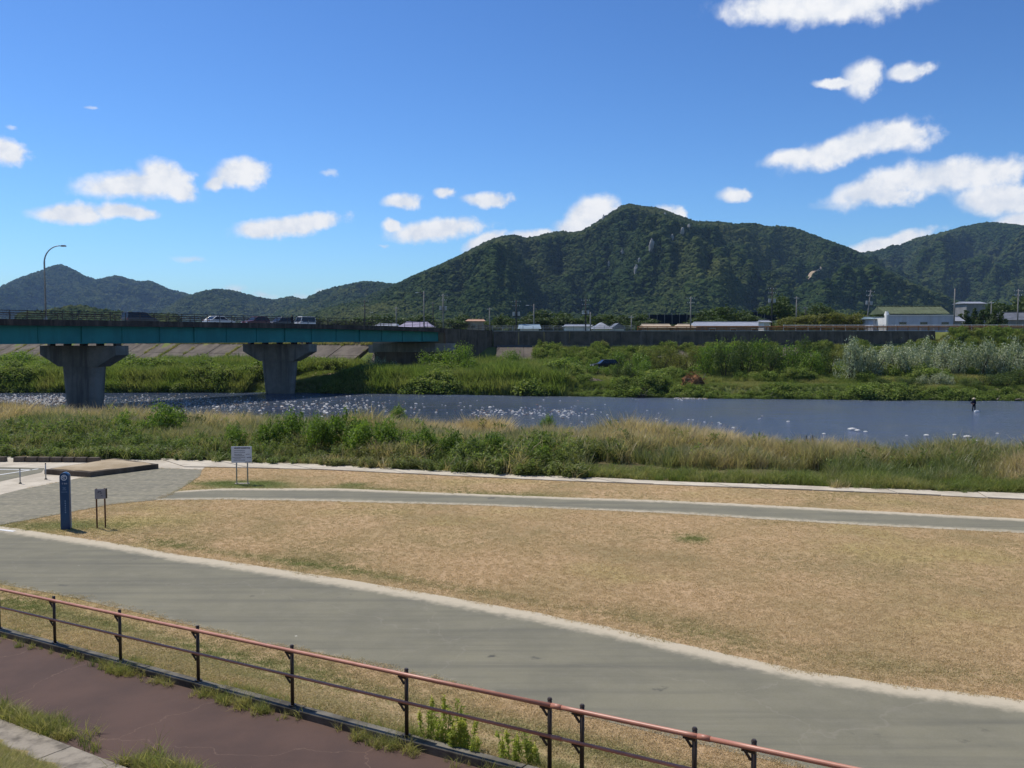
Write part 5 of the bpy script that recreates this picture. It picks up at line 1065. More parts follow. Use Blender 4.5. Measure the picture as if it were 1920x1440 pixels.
# rock outcrops and the landslide scar on the big mountain
def on_mountain(px, py):
    k = (px - 960) / F; e = ray(px, py); e = e[2] / e[1]; ws = np.linspace(0.02, 0.98, 300); x, y, z = hzm(np.full(300, k), ws); i = int(np.argmin(np.abs((z - EYE) / y - e))); return x[i], y[i], z[i]
ROCK = [ico('rock_outcrop', 'cliff_rock', 60 + i, 0.55, 3, 1.1) for i in range(3)]
for i, (px, py, sz) in enumerate([(1208, 437, 8), (1212, 452, 12), (1225, 447, 10), (1235, 460, 9), (1218, 465, 9), (1246, 440, 6), (1275, 441, 7), (1287, 432, 6), (1318, 468, 10), (1328, 463, 8), (1300, 475, 7), (1165, 480, 6), (1190, 512, 8), (1196, 495, 6), (1130, 415, 8), (1120, 428, 7), (1160, 395, 5), (1140, 500, 5), (1243, 409, 5), (1256, 452, 6)]):
    p = on_mountain(px, py); o = link('rock_outcrop', ROCK[i % 3], None, (p[0], p[1] - 9, p[2] + 4), (0, random.uniform(-0.3, 0.3), random.uniform(0, 6))); o.scale = (sz * 0.42, sz * 0.42, sz * 0.95); tag(o, 'pale granite outcrop breaking through the forest near the summit', 'rock', 'rock outcrops on the mountain')
sc_v = []; c0 = on_mountain(1522, 513)
for u in np.linspace(0, 1, 9):
    for s_ in (-1, 0, 1):
        px = 1509 + 26 * u + s_ * (1.5 + 2.2 * math.sin(u * 9 + s_)) * 0.6; py = 523 - 19 * u + s_ * (1.8 + 2.6 * math.sin(u * 7.1 + s_)); p = on_mountain(px, py); sc_v.append((p[0] - c0[0], p[1] - 6 - c0[1], p[2] + 3 - c0[2]))
o = link('landslide_scar', mesh_np('landslide_scar', sc_v, [(3 * i + j, 3 * i + j + 3, 3 * i + j + 4, 3 * i + j + 1) for i in range(8) for j in range(2)], 'scar_soil'), None, c0); tag(o, 'bare orange landslide scar high on the green mountain', 'scar')

# ------------------------------------------------------------------ stones in the river
STONE = [ico('river_stone', mt, 80 + i, 0.3, 2, 0.55) for i, mt in enumerate(('stone_white', 'stone_white', 'stone_white', 'stone_grey', 'stone_brown'))]
spots = []
while len(spots) < 285:
    u = random.random()
    if u < 0.52: px, py, sz = random.gauss(610, 85), random.gauss(762, 8), random.uniform(0.10, 0.26)
    elif u < 0.72: px, py, sz = random.uniform(700, 1150), random.gauss(768, 8), random.uniform(0.09, 0.22)
    elif u < 0.86: px, py, sz = random.uniform(880, 1080), random.gauss(773, 3.5), random.uniform(0.10, 0.24)
    elif u < 0.94: px, py, sz = random.uniform(1050, 1430), random.gauss(785, 10), random.uniform(0.09, 0.2)
    else: px, py, sz = random.uniform(230, 420), random.gauss(757, 6), random.uniform(0.12, 0.3)
    p = P(px, py, WATER)
    if p[1] < fN(p[0]) - 3 or p[1] > fF(p[0]) - 3: continue
    spots.append((p, sz, 'in the crowded riffle beside the second pier' if u < 0.52 else 'in the loose scatter across mid river' if u < 0.72 else 'in the stony line beside the river bush' if u < 0.86 else 'in the open water past the stony line' if u < 0.94 else 'in the shallows between the two piers'))
for i, (p, sz, where) in enumerate(spots):
    si = random.choice((0, 1, 2, 0, 1, 2, 3, 4)); o = link('river_stone', STONE[si], None, (p[0], p[1], WATER + sz * 0.12), (random.uniform(-0.2, 0.2), random.uniform(-0.2, 0.2), random.uniform(0, 6.28))); o.scale = (sz, sz * 0.8, sz * random.uniform(0.6, 0.95)); cw = ('white', 'white', 'white', 'grey', 'brown')[si]; tag(o, cw + ' stone ' + where, 'stone', cw + ' stones ' + where)
for (px, py, sz, lab) in [(1598, 806, 0.40, 'large white boulder of a pair standing in open water'), (1608, 808, 0.30, 'smaller grey boulder touching the large white one in open water'), (1737, 817, 0.26, 'lone white stone in the water upstream of the boulder pair'), (1790, 816, 0.2, None), (1814, 820, 0.34, None), (1830, 828, 0.3, None), (1478, 791, 0.22, None), (1545, 814, 0.2, None), (1623, 810, 0.2, None), (1870, 813, 0.14, None), (1848, 834, 0.22, None), (1700, 817, 0.14, None)]:
    p = P(px, py, WATER); o = link('river_stone', STONE[0], None, (p[0], p[1], WATER + sz * 0.15), (0, 0, random.uniform(0, 6))); o.scale = (sz, sz * 0.8, sz * 0.8); tag(o, lab or 'white stone in the smooth water near the reeds and the angler', 'stone', None if lab else 'white stones in the smooth water')
pts_ = []
for i in range(9000):
    u = random.random()
    if u < 0.45: px, py = random.uniform(-60, 330), random.gauss(751, 5.5)
    elif u < 0.75: px, py = random.gauss(610, 100), random.gauss(763, 8)
    elif u < 0.85: px, py = random.uniform(880, 1100), random.gauss(773, 4)
    elif u < 0.93: px, py = random.uniform(1265, 1325), random.gauss(745, 1.6)
    else: px, py = random.uniform(250, 500), random.gauss(757, 7)
    p = P(px, py, WATER + 0.02)
    if p[1] < fN(p[0]) - 4 or p[1] > fF(p[0]) + 1: continue
    if u < 0.45 and px > 120 and random.random() < 0.88: continue
    if 0.45 < u < 0.75 and random.random() < 0.93: continue
    if 0.75 < u < 0.85 and random.random() < 0.8: continue
    pts_.append(p)
scatter('gravel_bar', 'pebble', np.array(pts_), rng.uniform(0.05, 0.16, len(pts_)), None, 0.3, 'pale cobbles and gravel lying in the shallow water')

# ------------------------------------------------------------------ handrail beside the brown path
hr = empty('handrail', st(8.78, -10)); tag(hr, 'red brown two bar handrail on black posts beside the footpath', 'handrail')
HT = Matrix.Translation((-hr.location[0], -hr.location[1], -hr.location[2]))
def hpart(mb, nm, mats, par=None, **kw):
    o = mb.obj(nm, mats, par or hr, **kw)
    if par is None: o.matrix_parent_inverse = HT
    return o
def t_of(px):                                  # where the handrail line crosses this picture column
    k = (px - 960) / F / 0.981; y = 8.78 / (k * SD[0] + SD[1]); return k * y * TD[0] + y * TD[1]
PXS = [-320, -200, -95, 1, 104, 226, 371, 547, 761, 1030, 1091, 1303, 1415]
tl = [t_of(p) for p in PXS]; tl = tl + [tl[-1] + 1.9, tl[-1] + 4]
t_lo, t_hi = tl[0] - 1, tl[-1] + 1
for z_, r_, mt in ((0.98, 0.028, 'handrail_red'), (0.60, 0.021, 'handrail_low')):
    cuts = [t_lo, tl[9] + 0.13, tl[11] + 0.13, t_hi]
    for a_, b_ in zip(cuts[:-1], cuts[1:]): hpart(MB().tube([Vector(st(8.74, u, z_)) for u in np.linspace(a_, b_, 10)], r_, 12), 'rail', mt, smooth=True)
    for c_ in cuts[1:-1]: hpart(MB().tube([Vector(st(8.74, c_ - 0.07, z_)), Vector(st(8.74, c_ + 0.07, z_))], r_ + 0.005, 12), 'sleeve', mt, smooth=True)
for u in tl:
    p = hpart(MB().tube([Vector(st(8.79, u, 0.05)), Vector(st(8.79, u, 1.03))], 0.028, 10), 'post', 'post_black', smooth=True)
    hpart(MB().tube([Vector(st(8.79, u, 1.03)), Vector(st(8.79, u, 1.05))], [0.033, 0.022], 10), 'cap', 'post_black', p)
    hpart(MB().tube([Vector(st(8.79, u, 0.105)), Vector(st(8.79, u, 0.135))], 0.06, 10), 'base_plate', 'post_black', p)
    for z_ in (0.93, 0.56):
        hpart(MB().box(Vector(st(8.77, u - 0.05, z_)), (0.15, 0.03, 0.035), Matrix.Rotation(math.atan2(TD[1], TD[0]), 3, 'Z')), 'bracket', 'post_black', p)
        hpart(MB().tube([Vector(st(8.78, u - 0.03, z_ - 0.10)), Vector(st(8.75, u - 0.09, z_ + 0.01))], 0.016, 6), 'brace', 'post_black', p)

# ------------------------------------------------------------------ signs
def text_mesh(txt, size, mat, depth=0.002):
    cu = bpy.data.curves.new('lettering', 'FONT'); cu.body = txt; cu.size = size; cu.align_x = 'CENTER'; cu.align_y = 'CENTER'; cu.extrude = depth
    o = bpy.data.objects.new('lettering', cu); me = bpy.data.meshes.new_from_object(o); bpy.data.objects.remove(o); me.materials.clear(); me.materials.append(MATS[mat]); return me
# blue distance marker
p = P(124, 992); bm_ = empty('distance_marker', (p[0], p[1], 0), R(12)); tag(bm_, 'tall blue pillar marker with round white emblem on the lawn corner', 'marker')
Hm = 106 / F * p[1] * 1.02; hw = 0.145; dp = 0.09
prof = [(-hw, 0.0), (hw, 0.0), (hw, Hm - hw)] + [(hw * math.cos(a), Hm - hw + hw * math.sin(a)) for a in np.linspace(0.15, math.pi - 0.15, 12)] + [(-hw, Hm - hw)]
MB().prism([(a, -dp, b_) for a, b_ in prof], (0, -dp, 0), (0, dp, 0)).obj('pillar', 'sign_blue', bm_, bevel=0.012)
MB().prism([(a * 1.02, dp + 0.002, b_ * 1.003) for a, b_ in prof], (0, 0, 0), (0, 0.025, 0)).obj('back_plate', 'letter_white', bm_)
def ring(r0, r1, z, y, mat, nm, n_=28, a0=0, a1=6.2832):
    V = []; 
    for a in np.linspace(a0, a1, n_): V += [(r0 * math.cos(a), y, z + r0 * math.sin(a)), (r1 * math.cos(a), y, z + r1 * math.sin(a))]
    return mesh_np(nm, V, [(2 * i, 2 * i + 1, 2 * i + 3, 2 * i + 2) for i in range(n_ - 1)], mat)
ez = Hm - 0.165
em = link('emblem', ring(0.068, 0.096, ez, -dp - 0.004, 'letter_white', 'emblem'), bm_)
link('emblem_mark', ring(0.020, 0.052, ez, -dp - 0.004, 'letter_white', 'emblem_mark', 16, 0.5, 3.6), em); link('emblem_mark', ring(0.012, 0.040, ez - 0.006, -dp - 0.0045, 'letter_white', 'emblem_mark', 12, 3.9, 5.6), em)
o = link('lettering', text_mesh('1 km', 0.085, 'letter_white'), bm_, (0.01, -dp - 0.005, Hm - 0.36), (math.pi / 2, 0, 0))
for i, (w_, z_) in enumerate(((0.10, 0.50), (0.06, 0.53), (0.12, 0.57), (0.18, 0.645))): MB().box((0, -dp - 0.004, Hm - z_), (w_, 0.004, 0.016)).obj('text_line', 'letter_pale', bm_)
for i in range(6): MB().box((0.02, -dp - 0.004, Hm - 0.95 - i * 0.075), (0.035, 0.004, 0.05)).obj('text_mark', 'letter_pale', bm_)
# small board on two wooden stakes
p = P(190, 990); nb = empty('notice_board', (p[0], p[1], 0), R(14)); tag(nb, 'small grey notice board on two brown wooden stakes', 'sign')
for s_ in (-1, 1): MB().box((s_ * 0.125, 0.02 * s_, 0.66), (0.045, 0.045, 1.36)).obj('stake', 'wood_post', nb, bevel=0.005)
bd = MB().box((0, -0.04, 1.16), (0.34, 0.02, 0.33)).obj('board', 'sign_grey', nb, bevel=0.004); MB().box((0.19, -0.02, 1.17), (0.035, 0.08, 0.34)).obj('edge_strip', 'post_black', nb)
for x_, z_, w_ in ((-0.02, 1.24, 0.10), (0.03, 1.19, 0.06), (-0.06, 1.21, 0.04), (0.05, 1.10, 0.04)): MB().box((x_, -0.052, z_), (w_, 0.003, 0.022)).obj('text_mark', 'sign_ink', bd)
# white information board
p = P(454, 908); ib = empty('information_board', (p[0], p[1], 0), R(4)); tag(ib, 'white information board with dark text on two steel legs', 'sign')
sc1 = p[1] / F; bwid, bht = 38 * sc1, 31 * sc1; zt_ = 72 * sc1
for s_ in (-1, 1): MB().tube([(s_ * 0.235, 0.03, -0.05), (s_ * 0.235, 0.03, zt_ - 0.05)], 0.03, 8).obj('leg', 'galvanised', ib, True)
MB().box((0, 0.03, 0.02), (0.62, 0.16, 0.05)).obj('base_slab', 'pale_concrete', ib)
bd = MB().box((0, -0.015, zt_ - bht / 2), (bwid, 0.03, bht)).obj('board', 'sign_white', ib, bevel=0.006)
def txt_row(zf, x0f, x1f, hgt, mat='sign_ink', gap=0.35):
    x_ = -bwid / 2 + x0f * bwid; xe = -bwid / 2 + x1f * bwid
    while x_ < xe:
        w_ = random.uniform(0.018, 0.05); MB().box((x_ + w_ / 2, -0.033, zt_ - zf * bht + random.uniform(-0.003, 0.003)), (w_, 0.004, hgt * random.uniform(0.75, 1.0))).obj('text_mark', mat, bd); x_ += w_ + 0.012
txt_row(0.10, 0.15, 0.87, 0.055)
for zf, a0, a1, hg in ((0.26, 0.14, 0.66, 0.022), (0.37, 0.14, 0.66, 0.022), (0.48, 0.14, 0.50, 0.024), (0.48, 0.72, 0.88, 0.026), (0.56, 0.14, 0.60, 0.02), (0.66, 0.06, 0.62, 0.024), (0.67, 0.76, 0.92, 0.03), (0.75, 0.16, 0.45, 0.02), (0.84, 0.12, 0.62, 0.024), (0.95, 0.68, 0.95, 0.026)): txt_row(zf, a0, a1, hg)
# far white sign under the levee
p = PD(924, 677, 158); fs = empty('small_sign', (p[0], 158, float(height(p[0], 158)))); tag(fs, 'small white sign standing at the foot of the far slope', 'sign')
zc = p[2] - fs.location.z; MB().box((0, 0, zc), (0.75, 0.04, 1.0)).obj('board', 'sign_white', fs); MB().box((0.03, -0.025, zc), (0.4, 0.01, 0.5)).obj('picture', 'sign_ink', fs)
for s_ in (-0.25, 0.25): MB().tube([(s_, 0.05, 0), (s_, 0.05, zc)], 0.03, 6).obj('leg', 'galvanised', fs)

# ------------------------------------------------------------------ raised bed, kerb blocks, stakes by the parking area
rb = empty('raised_bed', P(170, 888)); tag(rb, 'low raised bed of sandy soil edged with dark concrete', 'planter')
RT = Matrix.Translation((-rb.location[0], -rb.location[1], 0))
def rpt(mb, nm, mats, **kw): o = mb.obj(nm, mats, rb, **kw); o.matrix_parent_inverse = RT; return o
A, B_, C_, D_ = P(88, 889), P(170, 894.5), P(293, 879), P(215, 868)
def edge_beam(a_, b_, h=0.26, w_=0.16):
    d = b_ - a_; l_ = np.linalg.norm(d); c = (a_ + b_) / 2; return MB().box((c[0], c[1], h / 2 - 0.02), (l_ + w_ * 0.9, w_, h + 0.04), Matrix.Rotation(math.atan2(d[1], d[0]), 3, 'Z'))
for a_, b_, h in ((A, B_, 0.235), (B_, C_, 0.24), (C_, D_, 0.232), (D_, A, 0.228)): rpt(edge_beam(a_, b_, h), 'edge_beam', 'dark_concrete', bevel=0.012)
rows = 9; V = []
for i in range(rows):
    for j in range(rows):
        u, v_ = 0.04 + 0.92 * i / (rows - 1), 0.04 + 0.92 * j / (rows - 1); q = (A * (1 - u) + B_ * u) * (1 - v_) + (D_ * (1 - u) + C_ * u) * v_
        V.append((q[0], q[1], 0.17 + 0.12 * float(fbm(q[0], q[1], 1.2, 3, 61)) + 0.12 * math.sin(u * 3.1) * math.sin(v_ * 3.1)))
o = link('soil', mesh_np('soil', V, [(i * rows + j, (i + 1) * rows + j, (i + 1) * rows + j + 1, i * rows + j + 1) for i in range(rows - 1) for j in range(rows - 1)], 'dirt', True), rb); o.matrix_parent_inverse = RT
for i, px in enumerate([-92, -69, -46, -23, 1, 14, 38, 61, 84, 107, 130, 153, 177]):
    a_ = P(px - 10.5, 865.5 + (px / 190.0) * 1.2); b_ = P(px + 10.5, 865.5 + (px / 190.0) * 1.2); 
    if px == 14: continue
    c = (a_ + b_) / 2; o = MB().box((0, 0, 0.11), (np.linalg.norm(b_ - a_), 0.3, 0.26), taper=0.96).obj('concrete_block', 'dark_concrete', None, bevel=0.015, loc=(c[0], c[1], 0.012)); o.rotation_euler = (0, 0, random.uniform(-0.03, 0.03)); tag(o, 'dark concrete block in the row along the parking edge', 'block', 'concrete blocks by the parking area')
for px, py0, py1, lab in ((38, 879, 907, 'thin grey stake beside the white parking line'), (86, 869, 899, 'thin grey stake at the corner of the raised bed')):
    p = P(px, py1); H = (py1 - py0) / F * p[1]; o = empty('marker_stake', p); tag(o, lab, 'stake'); MB().tube([(0, 0, -0.03), (0, 0, H)], [0.028, 0.024], 8).obj('rod', 'galvanised', o, True); MB().tube([(0, 0, 0.0), (0, 0, 0.05)], [0.07, 0.05], 8).obj('foot', 'kerb_concrete', o)
    MB().tube([(0, 0, H - 0.02), (0, 0, H + 0.03)], [0.034, 0.02], 8).obj('cap', 'pole_dark', o)

# ------------------------------------------------------------------ vehicles
def car(kind_, paint, loc, rz, label, name):
    o = empty(name, loc, rz); tag(o, label, 'car')
    if kind_ == 'sedan': Lc, Wc, body, cab = 4.5, 1.72, [(-2.25, .35), (2.2, .32), (2.25, .62), (2.1, .78), (1.05, .92), (-1.65, .95), (-2.2, .88), (-2.27, .6)], [(1.0, .9), (.35, 1.36), (-.95, 1.42), (-1.75, .93)]
    elif kind_ == 'van': Lc, Wc, body, cab = 4.5, 1.7, [(-2.25, .35), (2.2, .32), (2.25, .7), (2.0, .95), (1.3, 1.08), (-2.25, 1.08), (-2.27, .6)], [(1.35, 1.06), (.55, 1.72), (-2.1, 1.76), (-2.24, 1.06)]
    elif kind_ == 'kei': Lc, Wc, body, cab = 3.4, 1.48, [(-1.7, .33), (1.65, .32), (1.7, .7), (1.6, 1.0), (-1.7, 1.02), (-1.72, .6)], [(1.58, .98), (1.15, 1.80), (-1.6, 1.84), (-1.7, 1.0)]
    else: Lc, Wc, body, cab = 4.4, 1.74, [(-2.2, .35), (2.15, .32), (2.2, .65), (2.05, .85), (1.05, 1.0), (-2.15, 1.05), (-2.22, .6)], [(1.0, .98), (.25, 1.55), (-1.7, 1.58), (-2.15, 1.02)]
    MB().prism([(x_, -Wc / 2, z_) for x_, z_ in body], (0, 0, 0), (0, Wc, 0)).obj('body', paint, o, True, bevel=0.06)
    n_ = len(cab); V = [(x_, -Wc / 2 * (0.97 if i in (0, 3) else 0.80), z_) for i, (x_, z_) in enumerate(cab)] + [(x_, Wc / 2 * (0.97 if i in (0, 3) else 0.80), z_) for i, (x_, z_) in enumerate(cab)]
    MB().add(V, [(0, 1, 2, 3), (7, 6, 5, 4)] + [(i, (i + 1) % 4, 4 + (i + 1) % 4, 4 + i) for i in range(4)]).obj('cabin', 'glass_dark', o, bevel=0.02)
    rx0, rx1, rz_ = cab[2][0], cab[1][0], max(cab[1][1], cab[2][1])
    rfo = MB().box(((rx0 + rx1) / 2, 0, rz_ + 0.0), (rx1 - rx0 + 0.06, Wc * 0.80, 0.07), taper=0.93).obj('roof', paint, o, bevel=0.02)
    for s_ in (-1, 1):
        for i, j in ((0, 1), (2, 3)): MB().tube([Vector(V[i + (4 if s_ > 0 else 0)]) + Vector((0, s_ * .01, 0)), Vector(V[j + (4 if s_ > 0 else 0)]) + Vector((0, s_ * .01, 0))], 0.05, 5).obj('pillar', paint, rfo)
        xm = (cab[0][0] + cab[3][0]) / 2; MB().tube([Vector((xm, s_ * Wc / 2 * .97, cab[0][1])), Vector((xm, s_ * Wc / 2 * .81, rz_))], 0.04, 5).obj('pillar', paint, rfo)
        for xw in (Lc * 0.31, -Lc * 0.30):
            w_ = MB().tube([(xw, s_ * (Wc / 2 - 0.16), 0.30), (xw, s_ * (Wc / 2 + 0.015), 0.30)], 0.30, 18).obj('wheel', 'tyre', o); MB().tube([(xw, s_ * (Wc / 2 - 0.02), 0.30), (xw, s_ * (Wc / 2 + 0.02), 0.30)], 0.185, 14).obj('rim', 'rim', w_)
        MB().box((Lc / 2 - 0.06, s_ * Wc * 0.36, 0.68), (0.16, 0.34, 0.14)).obj('headlight', 'lamp_lens', o, bevel=0.02); MB().box((-Lc / 2 + 0.03, s_ * Wc * 0.40, 0.82), (0.12, 0.22, 0.18)).obj('tail_light', 'tail_red', o, bevel=0.02)
        MB().box((cab[0][0] - 0.15, s_ * (Wc / 2 + 0.08), cab[0][1] + 0.08), (0.12, 0.16, 0.11)).obj('mirror', paint, o, bevel=0.02)
    return o
rzb = math.atan2(AX[1], AX[0])
def on_bridge(px, c):
    k = (px - 960) / F; t_ = 0.0
    for _ in range(30):
        q = P1 + AX * t_ + CR * c; e = q[0] - k * q[1]; t_ -= e / (AX[0] - k * AX[1])
    return t_
def bridge_car(px, c, kd, paint, rot, label, nm):
    t_ = on_bridge(px, c); p = bp(t_, c, dz(t_) - 0.445); car(kd, paint, p, rzb + rot, label, nm)
bridge_car(412, 0.5, 'sedan', 'car_white', 0.0, 'white sedan driving along the bridge', 'sedan')
bridge_car(264, -1.5, 'van', 'car_grey', 0.0, 'dark minivan crossing the bridge near the lamp', 'minivan')
bridge_car(480, -3.0, 'hatch', 'car_maroon', math.pi, 'dark maroon car on the bridge behind the white sedan', 'hatchback')
bridge_car(526, -3.0, 'hatch', 'car_grey', math.pi, 'dark grey car on the bridge behind the pedestrian', 'hatchback')
bridge_car(573, -3.0, 'kei', 'car_white', math.pi, 'small white boxy van on the bridge', 'minivan')
p = PD(1133, 690, 146); car('hatch', 'car_black', (p[0], 146, float(height(p[0], 146)) + 0.75), math.pi + 0.25, 'black car parked among the bushes on the far bank', 'hatchback')
# earth pad the black car stands on
V = [(p[0] + 6.5 * math.cos(a) * r_, 146 + 4.5 * math.sin(a) * r_, float(height(p[0], 146)) + (0.745 if r_ < 0.7 else -0.3)) for r_ in (0.6, 1.0) for a in np.linspace(0, 6.2832, 17)[:-1]]
kind(link('earth_mound', mesh_np('earth_mound', V, [tuple(range(16))] + [(j, 16 + j, 16 + (j + 1) % 16, (j + 1) % 16) for j in range(16)], 'levee_grass')), 'structure', 'low grassy mound under the parked car')
for px_, D_, rx_, h_ in ((1118, 142.6, 1.3, 1.55), (1136, 142.2, 1.4, 1.5), (1152, 142.8, 1.2, 1.6), (1104, 143.5, 1.4, 1.5)):
    o = bush('far', PD(px_, 690, D_)[0], D_, rx_, h_ + 0.2, 'low green bush hiding the wheels of the parked black car', 'low bushes in front of the parked car'); o.location.z = float(height(p[0], 146)) + 0.05; o.scale.z *= 0.8

# ------------------------------------------------------------------ people
def figure(name, loc, rz, joints, edges, rad, mats, label):
    o = empty(name, loc, rz); tag(o, label, 'person')
    me = bpy.data.meshes.new('body'); me.from_pydata(joints, edges, []); me.materials.append(MATS[mats]); b_ = link('body', me, o)
    sk = b_.modifiers.new('skin', 'SKIN'); sk.use_smooth_shade = True
    for i, r_ in enumerate(rad): me.skin_vertices[0].data[i].radius = (r_, r_ * 0.9); 
    me.skin_vertices[0].data[0].use_root = True
    su = b_.modifiers.new('subdivision', 'SUBSURF'); su.levels = 2; su.render_levels = 2
    return o, b_
J = [(0, 0, .95), (0, 0, 1.12), (0, -.03, 1.32), (0, -.05, 1.48), (0, -.07, 1.56), (0, -.08, 1.68),
     (.18, -.05, 1.43), (.26, -.14, 1.20), (.17, -.38, 1.12), (.13, -.46, 1.13), (-.18, -.05, 1.43), (-.28, -.10, 1.18), (-.16, -.34, 1.06), (-.11, -.42, 1.07),
     (.11, 0, .90), (.13, -.04, .50), (.14, 0, .08), (.14, -.14, .03), (-.11, 0, .90), (-.14, -.02, .50), (-.16, .04, .08), (-.16, -.10, .03)]
E = [(0, 1), (1, 2), (2, 3), (3, 4), (4, 5), (3, 6), (6, 7), (7, 8), (8, 9), (3, 10), (10, 11), (11, 12), (12, 13), (0, 14), (14, 15), (15, 16), (16, 17), (0, 18), (18, 19), (19, 20), (20, 21)]
RD = [.165, .15, .17, .12, .055, .095, .075, .055, .042, .035, .075, .055, .042, .035, .10, .075, .055, .05, .10, .075, .055, .05]
p = P(1826, 771, WATER); ang, bd = figure('person', (p[0], p[1], WATER - 0.22), R(-50), J, E, RD, 'cloth_dark', 'person in dark clothes and pale sun hat wading in the river')
hat = MB().tube([(0, -.08, 1.70), (0, -.08, 1.715)], [0.24, 0.22], 20).obj('hat', 'straw', ang, True); MB().tube([(0, -.08, 1.715), (0, -.08, 1.80), (0, -.08, 1.83)], [0.125, 0.115, 0.06], 16).obj('hat_crown', 'straw', hat, True)
hd = ico('face', 'skin', 3, 0.0, 2, 1.25); fo = link('face', hd, ang, (0, -.095, 1.645)); fo.scale = (.078, .088, .085)
MB().box((0, -.185, 1.635), (.022, .03, .04)).obj('nose', 'skin', fo if False else ang); 
for s_ in (-1, 1):
    MB().tube([(s_ * .03, -.172, 1.655), (s_ * .03, -.180, 1.655)], 0.009, 6).obj('eye', 'glass_dark', ang)
    hx, hy, hz_ = (.13, -.46, 1.13) if s_ > 0 else (-.11, -.42, 1.07)
    hb = MB()
    hb.box((hx, hy - .03, hz_), (.07, .08, .035))
    for f_ in range(4): hb.tube([(hx - .03 + .02 * f_, hy - .06, hz_), (hx - .03 + .02 * f_, hy - .11 + .008 * abs(f_ - 1), hz_ - .008), (hx - .03 + .02 * f_, hy - .115, hz_ - .035)], .009, 5)
    hb.tube([(hx - s_ * .035, hy - .02, hz_), (hx - s_ * .055, hy - .05, hz_ - .015), (hx - s_ * .045, hy - .085, hz_ - .02)], .010, 5)
    hb.obj('hand', 'skin', ang, True)
MB().box((0, -.03, 1.25), (.42, .30, .34), taper=0.9).obj('vest', 'cloth_navy', ang, True, bevel=0.06)
c_, s__ = math.cos(R(-50)), math.sin(R(-50))
def wang(v_): return Vector((p[0] + v_[0] * c_ - v_[1] * s__, p[1] + v_[0] * s__ + v_[1] * c_, WATER - 0.22 + v_[2]))
h0 = wang((.0, -.46, 1.08)); tip = wang((-.6, -5.2, 3.3)); rod = empty('fishing_rod', h0); tag(rod, 'long thin fishing rod held out over the water', 'fishing rod')
MB().tube([(0, 0, 0), (tip - h0) * 0.5 + Vector((0, 0, 0.12)), tip - h0], [0.016, 0.010, 0.004], 6).obj('blank', 'cloth_dark', rod, True); MB().tube([(h0 - tip).normalized() * 0.25, (tip - h0).normalized() * 0.35], 0.02, 8).obj('grip', 'wood_post', rod)
q = P(1829, 772, WATER); fl_ = empty('keep_box', (q[0], q[1] - 0.3, WATER)); tag(fl_, 'white floating fish box trailing beside the wading person', 'box'); MB().box((0, 0, 0.06), (0.55, 0.3, 0.2), taper=0.85).obj('hull', 'foam', fl_, True, bevel=0.05); MB().box((0, 0, 0.17), (0.42, 0.22, 0.04)).obj('lid', 'foam', fl_, bevel=0.015)
t_ = on_bridge(549, 5.4); pz = bp(t_, 5.4, dz(t_) - 0.445)
JW = [(a_[0], a_[1] * 0.5, a_[2]) for a_ in J]; JW[15] = (.12, -.16, .50); JW[16] = (.13, -.10, .08); JW[19] = (-.12, .02, .50); JW[20] = (-.13, .22, .10); JW[8] = (.26, -.16, .98); JW[9] = (.25, -.22, .90); JW[12] = (-.27, .05, .95); JW[13] = (-.26, .03, .86); JW[17] = (.13, -.24, .03); JW[21] = (-.13, .10, .03)
wk, _b = figure('person', pz, rzb - math.pi / 2, JW, E, RD, 'cloth_dark', 'person in dark clothes walking along the bridge pavement')
fo = link('face', hd, wk, (0, -.055, 1.645)); fo.scale = (.078, .088, .095); o = link('hair', ico('hair', 'cloth_dark', 5, 0.06, 2, 1.0), wk, (0, -.02, 1.70)); o.scale = (.098, .11, .09)
MB().box((.0, .14, 1.22), (.30, .14, .40)).obj('backpack', 'foam', wk, True, bevel=0.04)

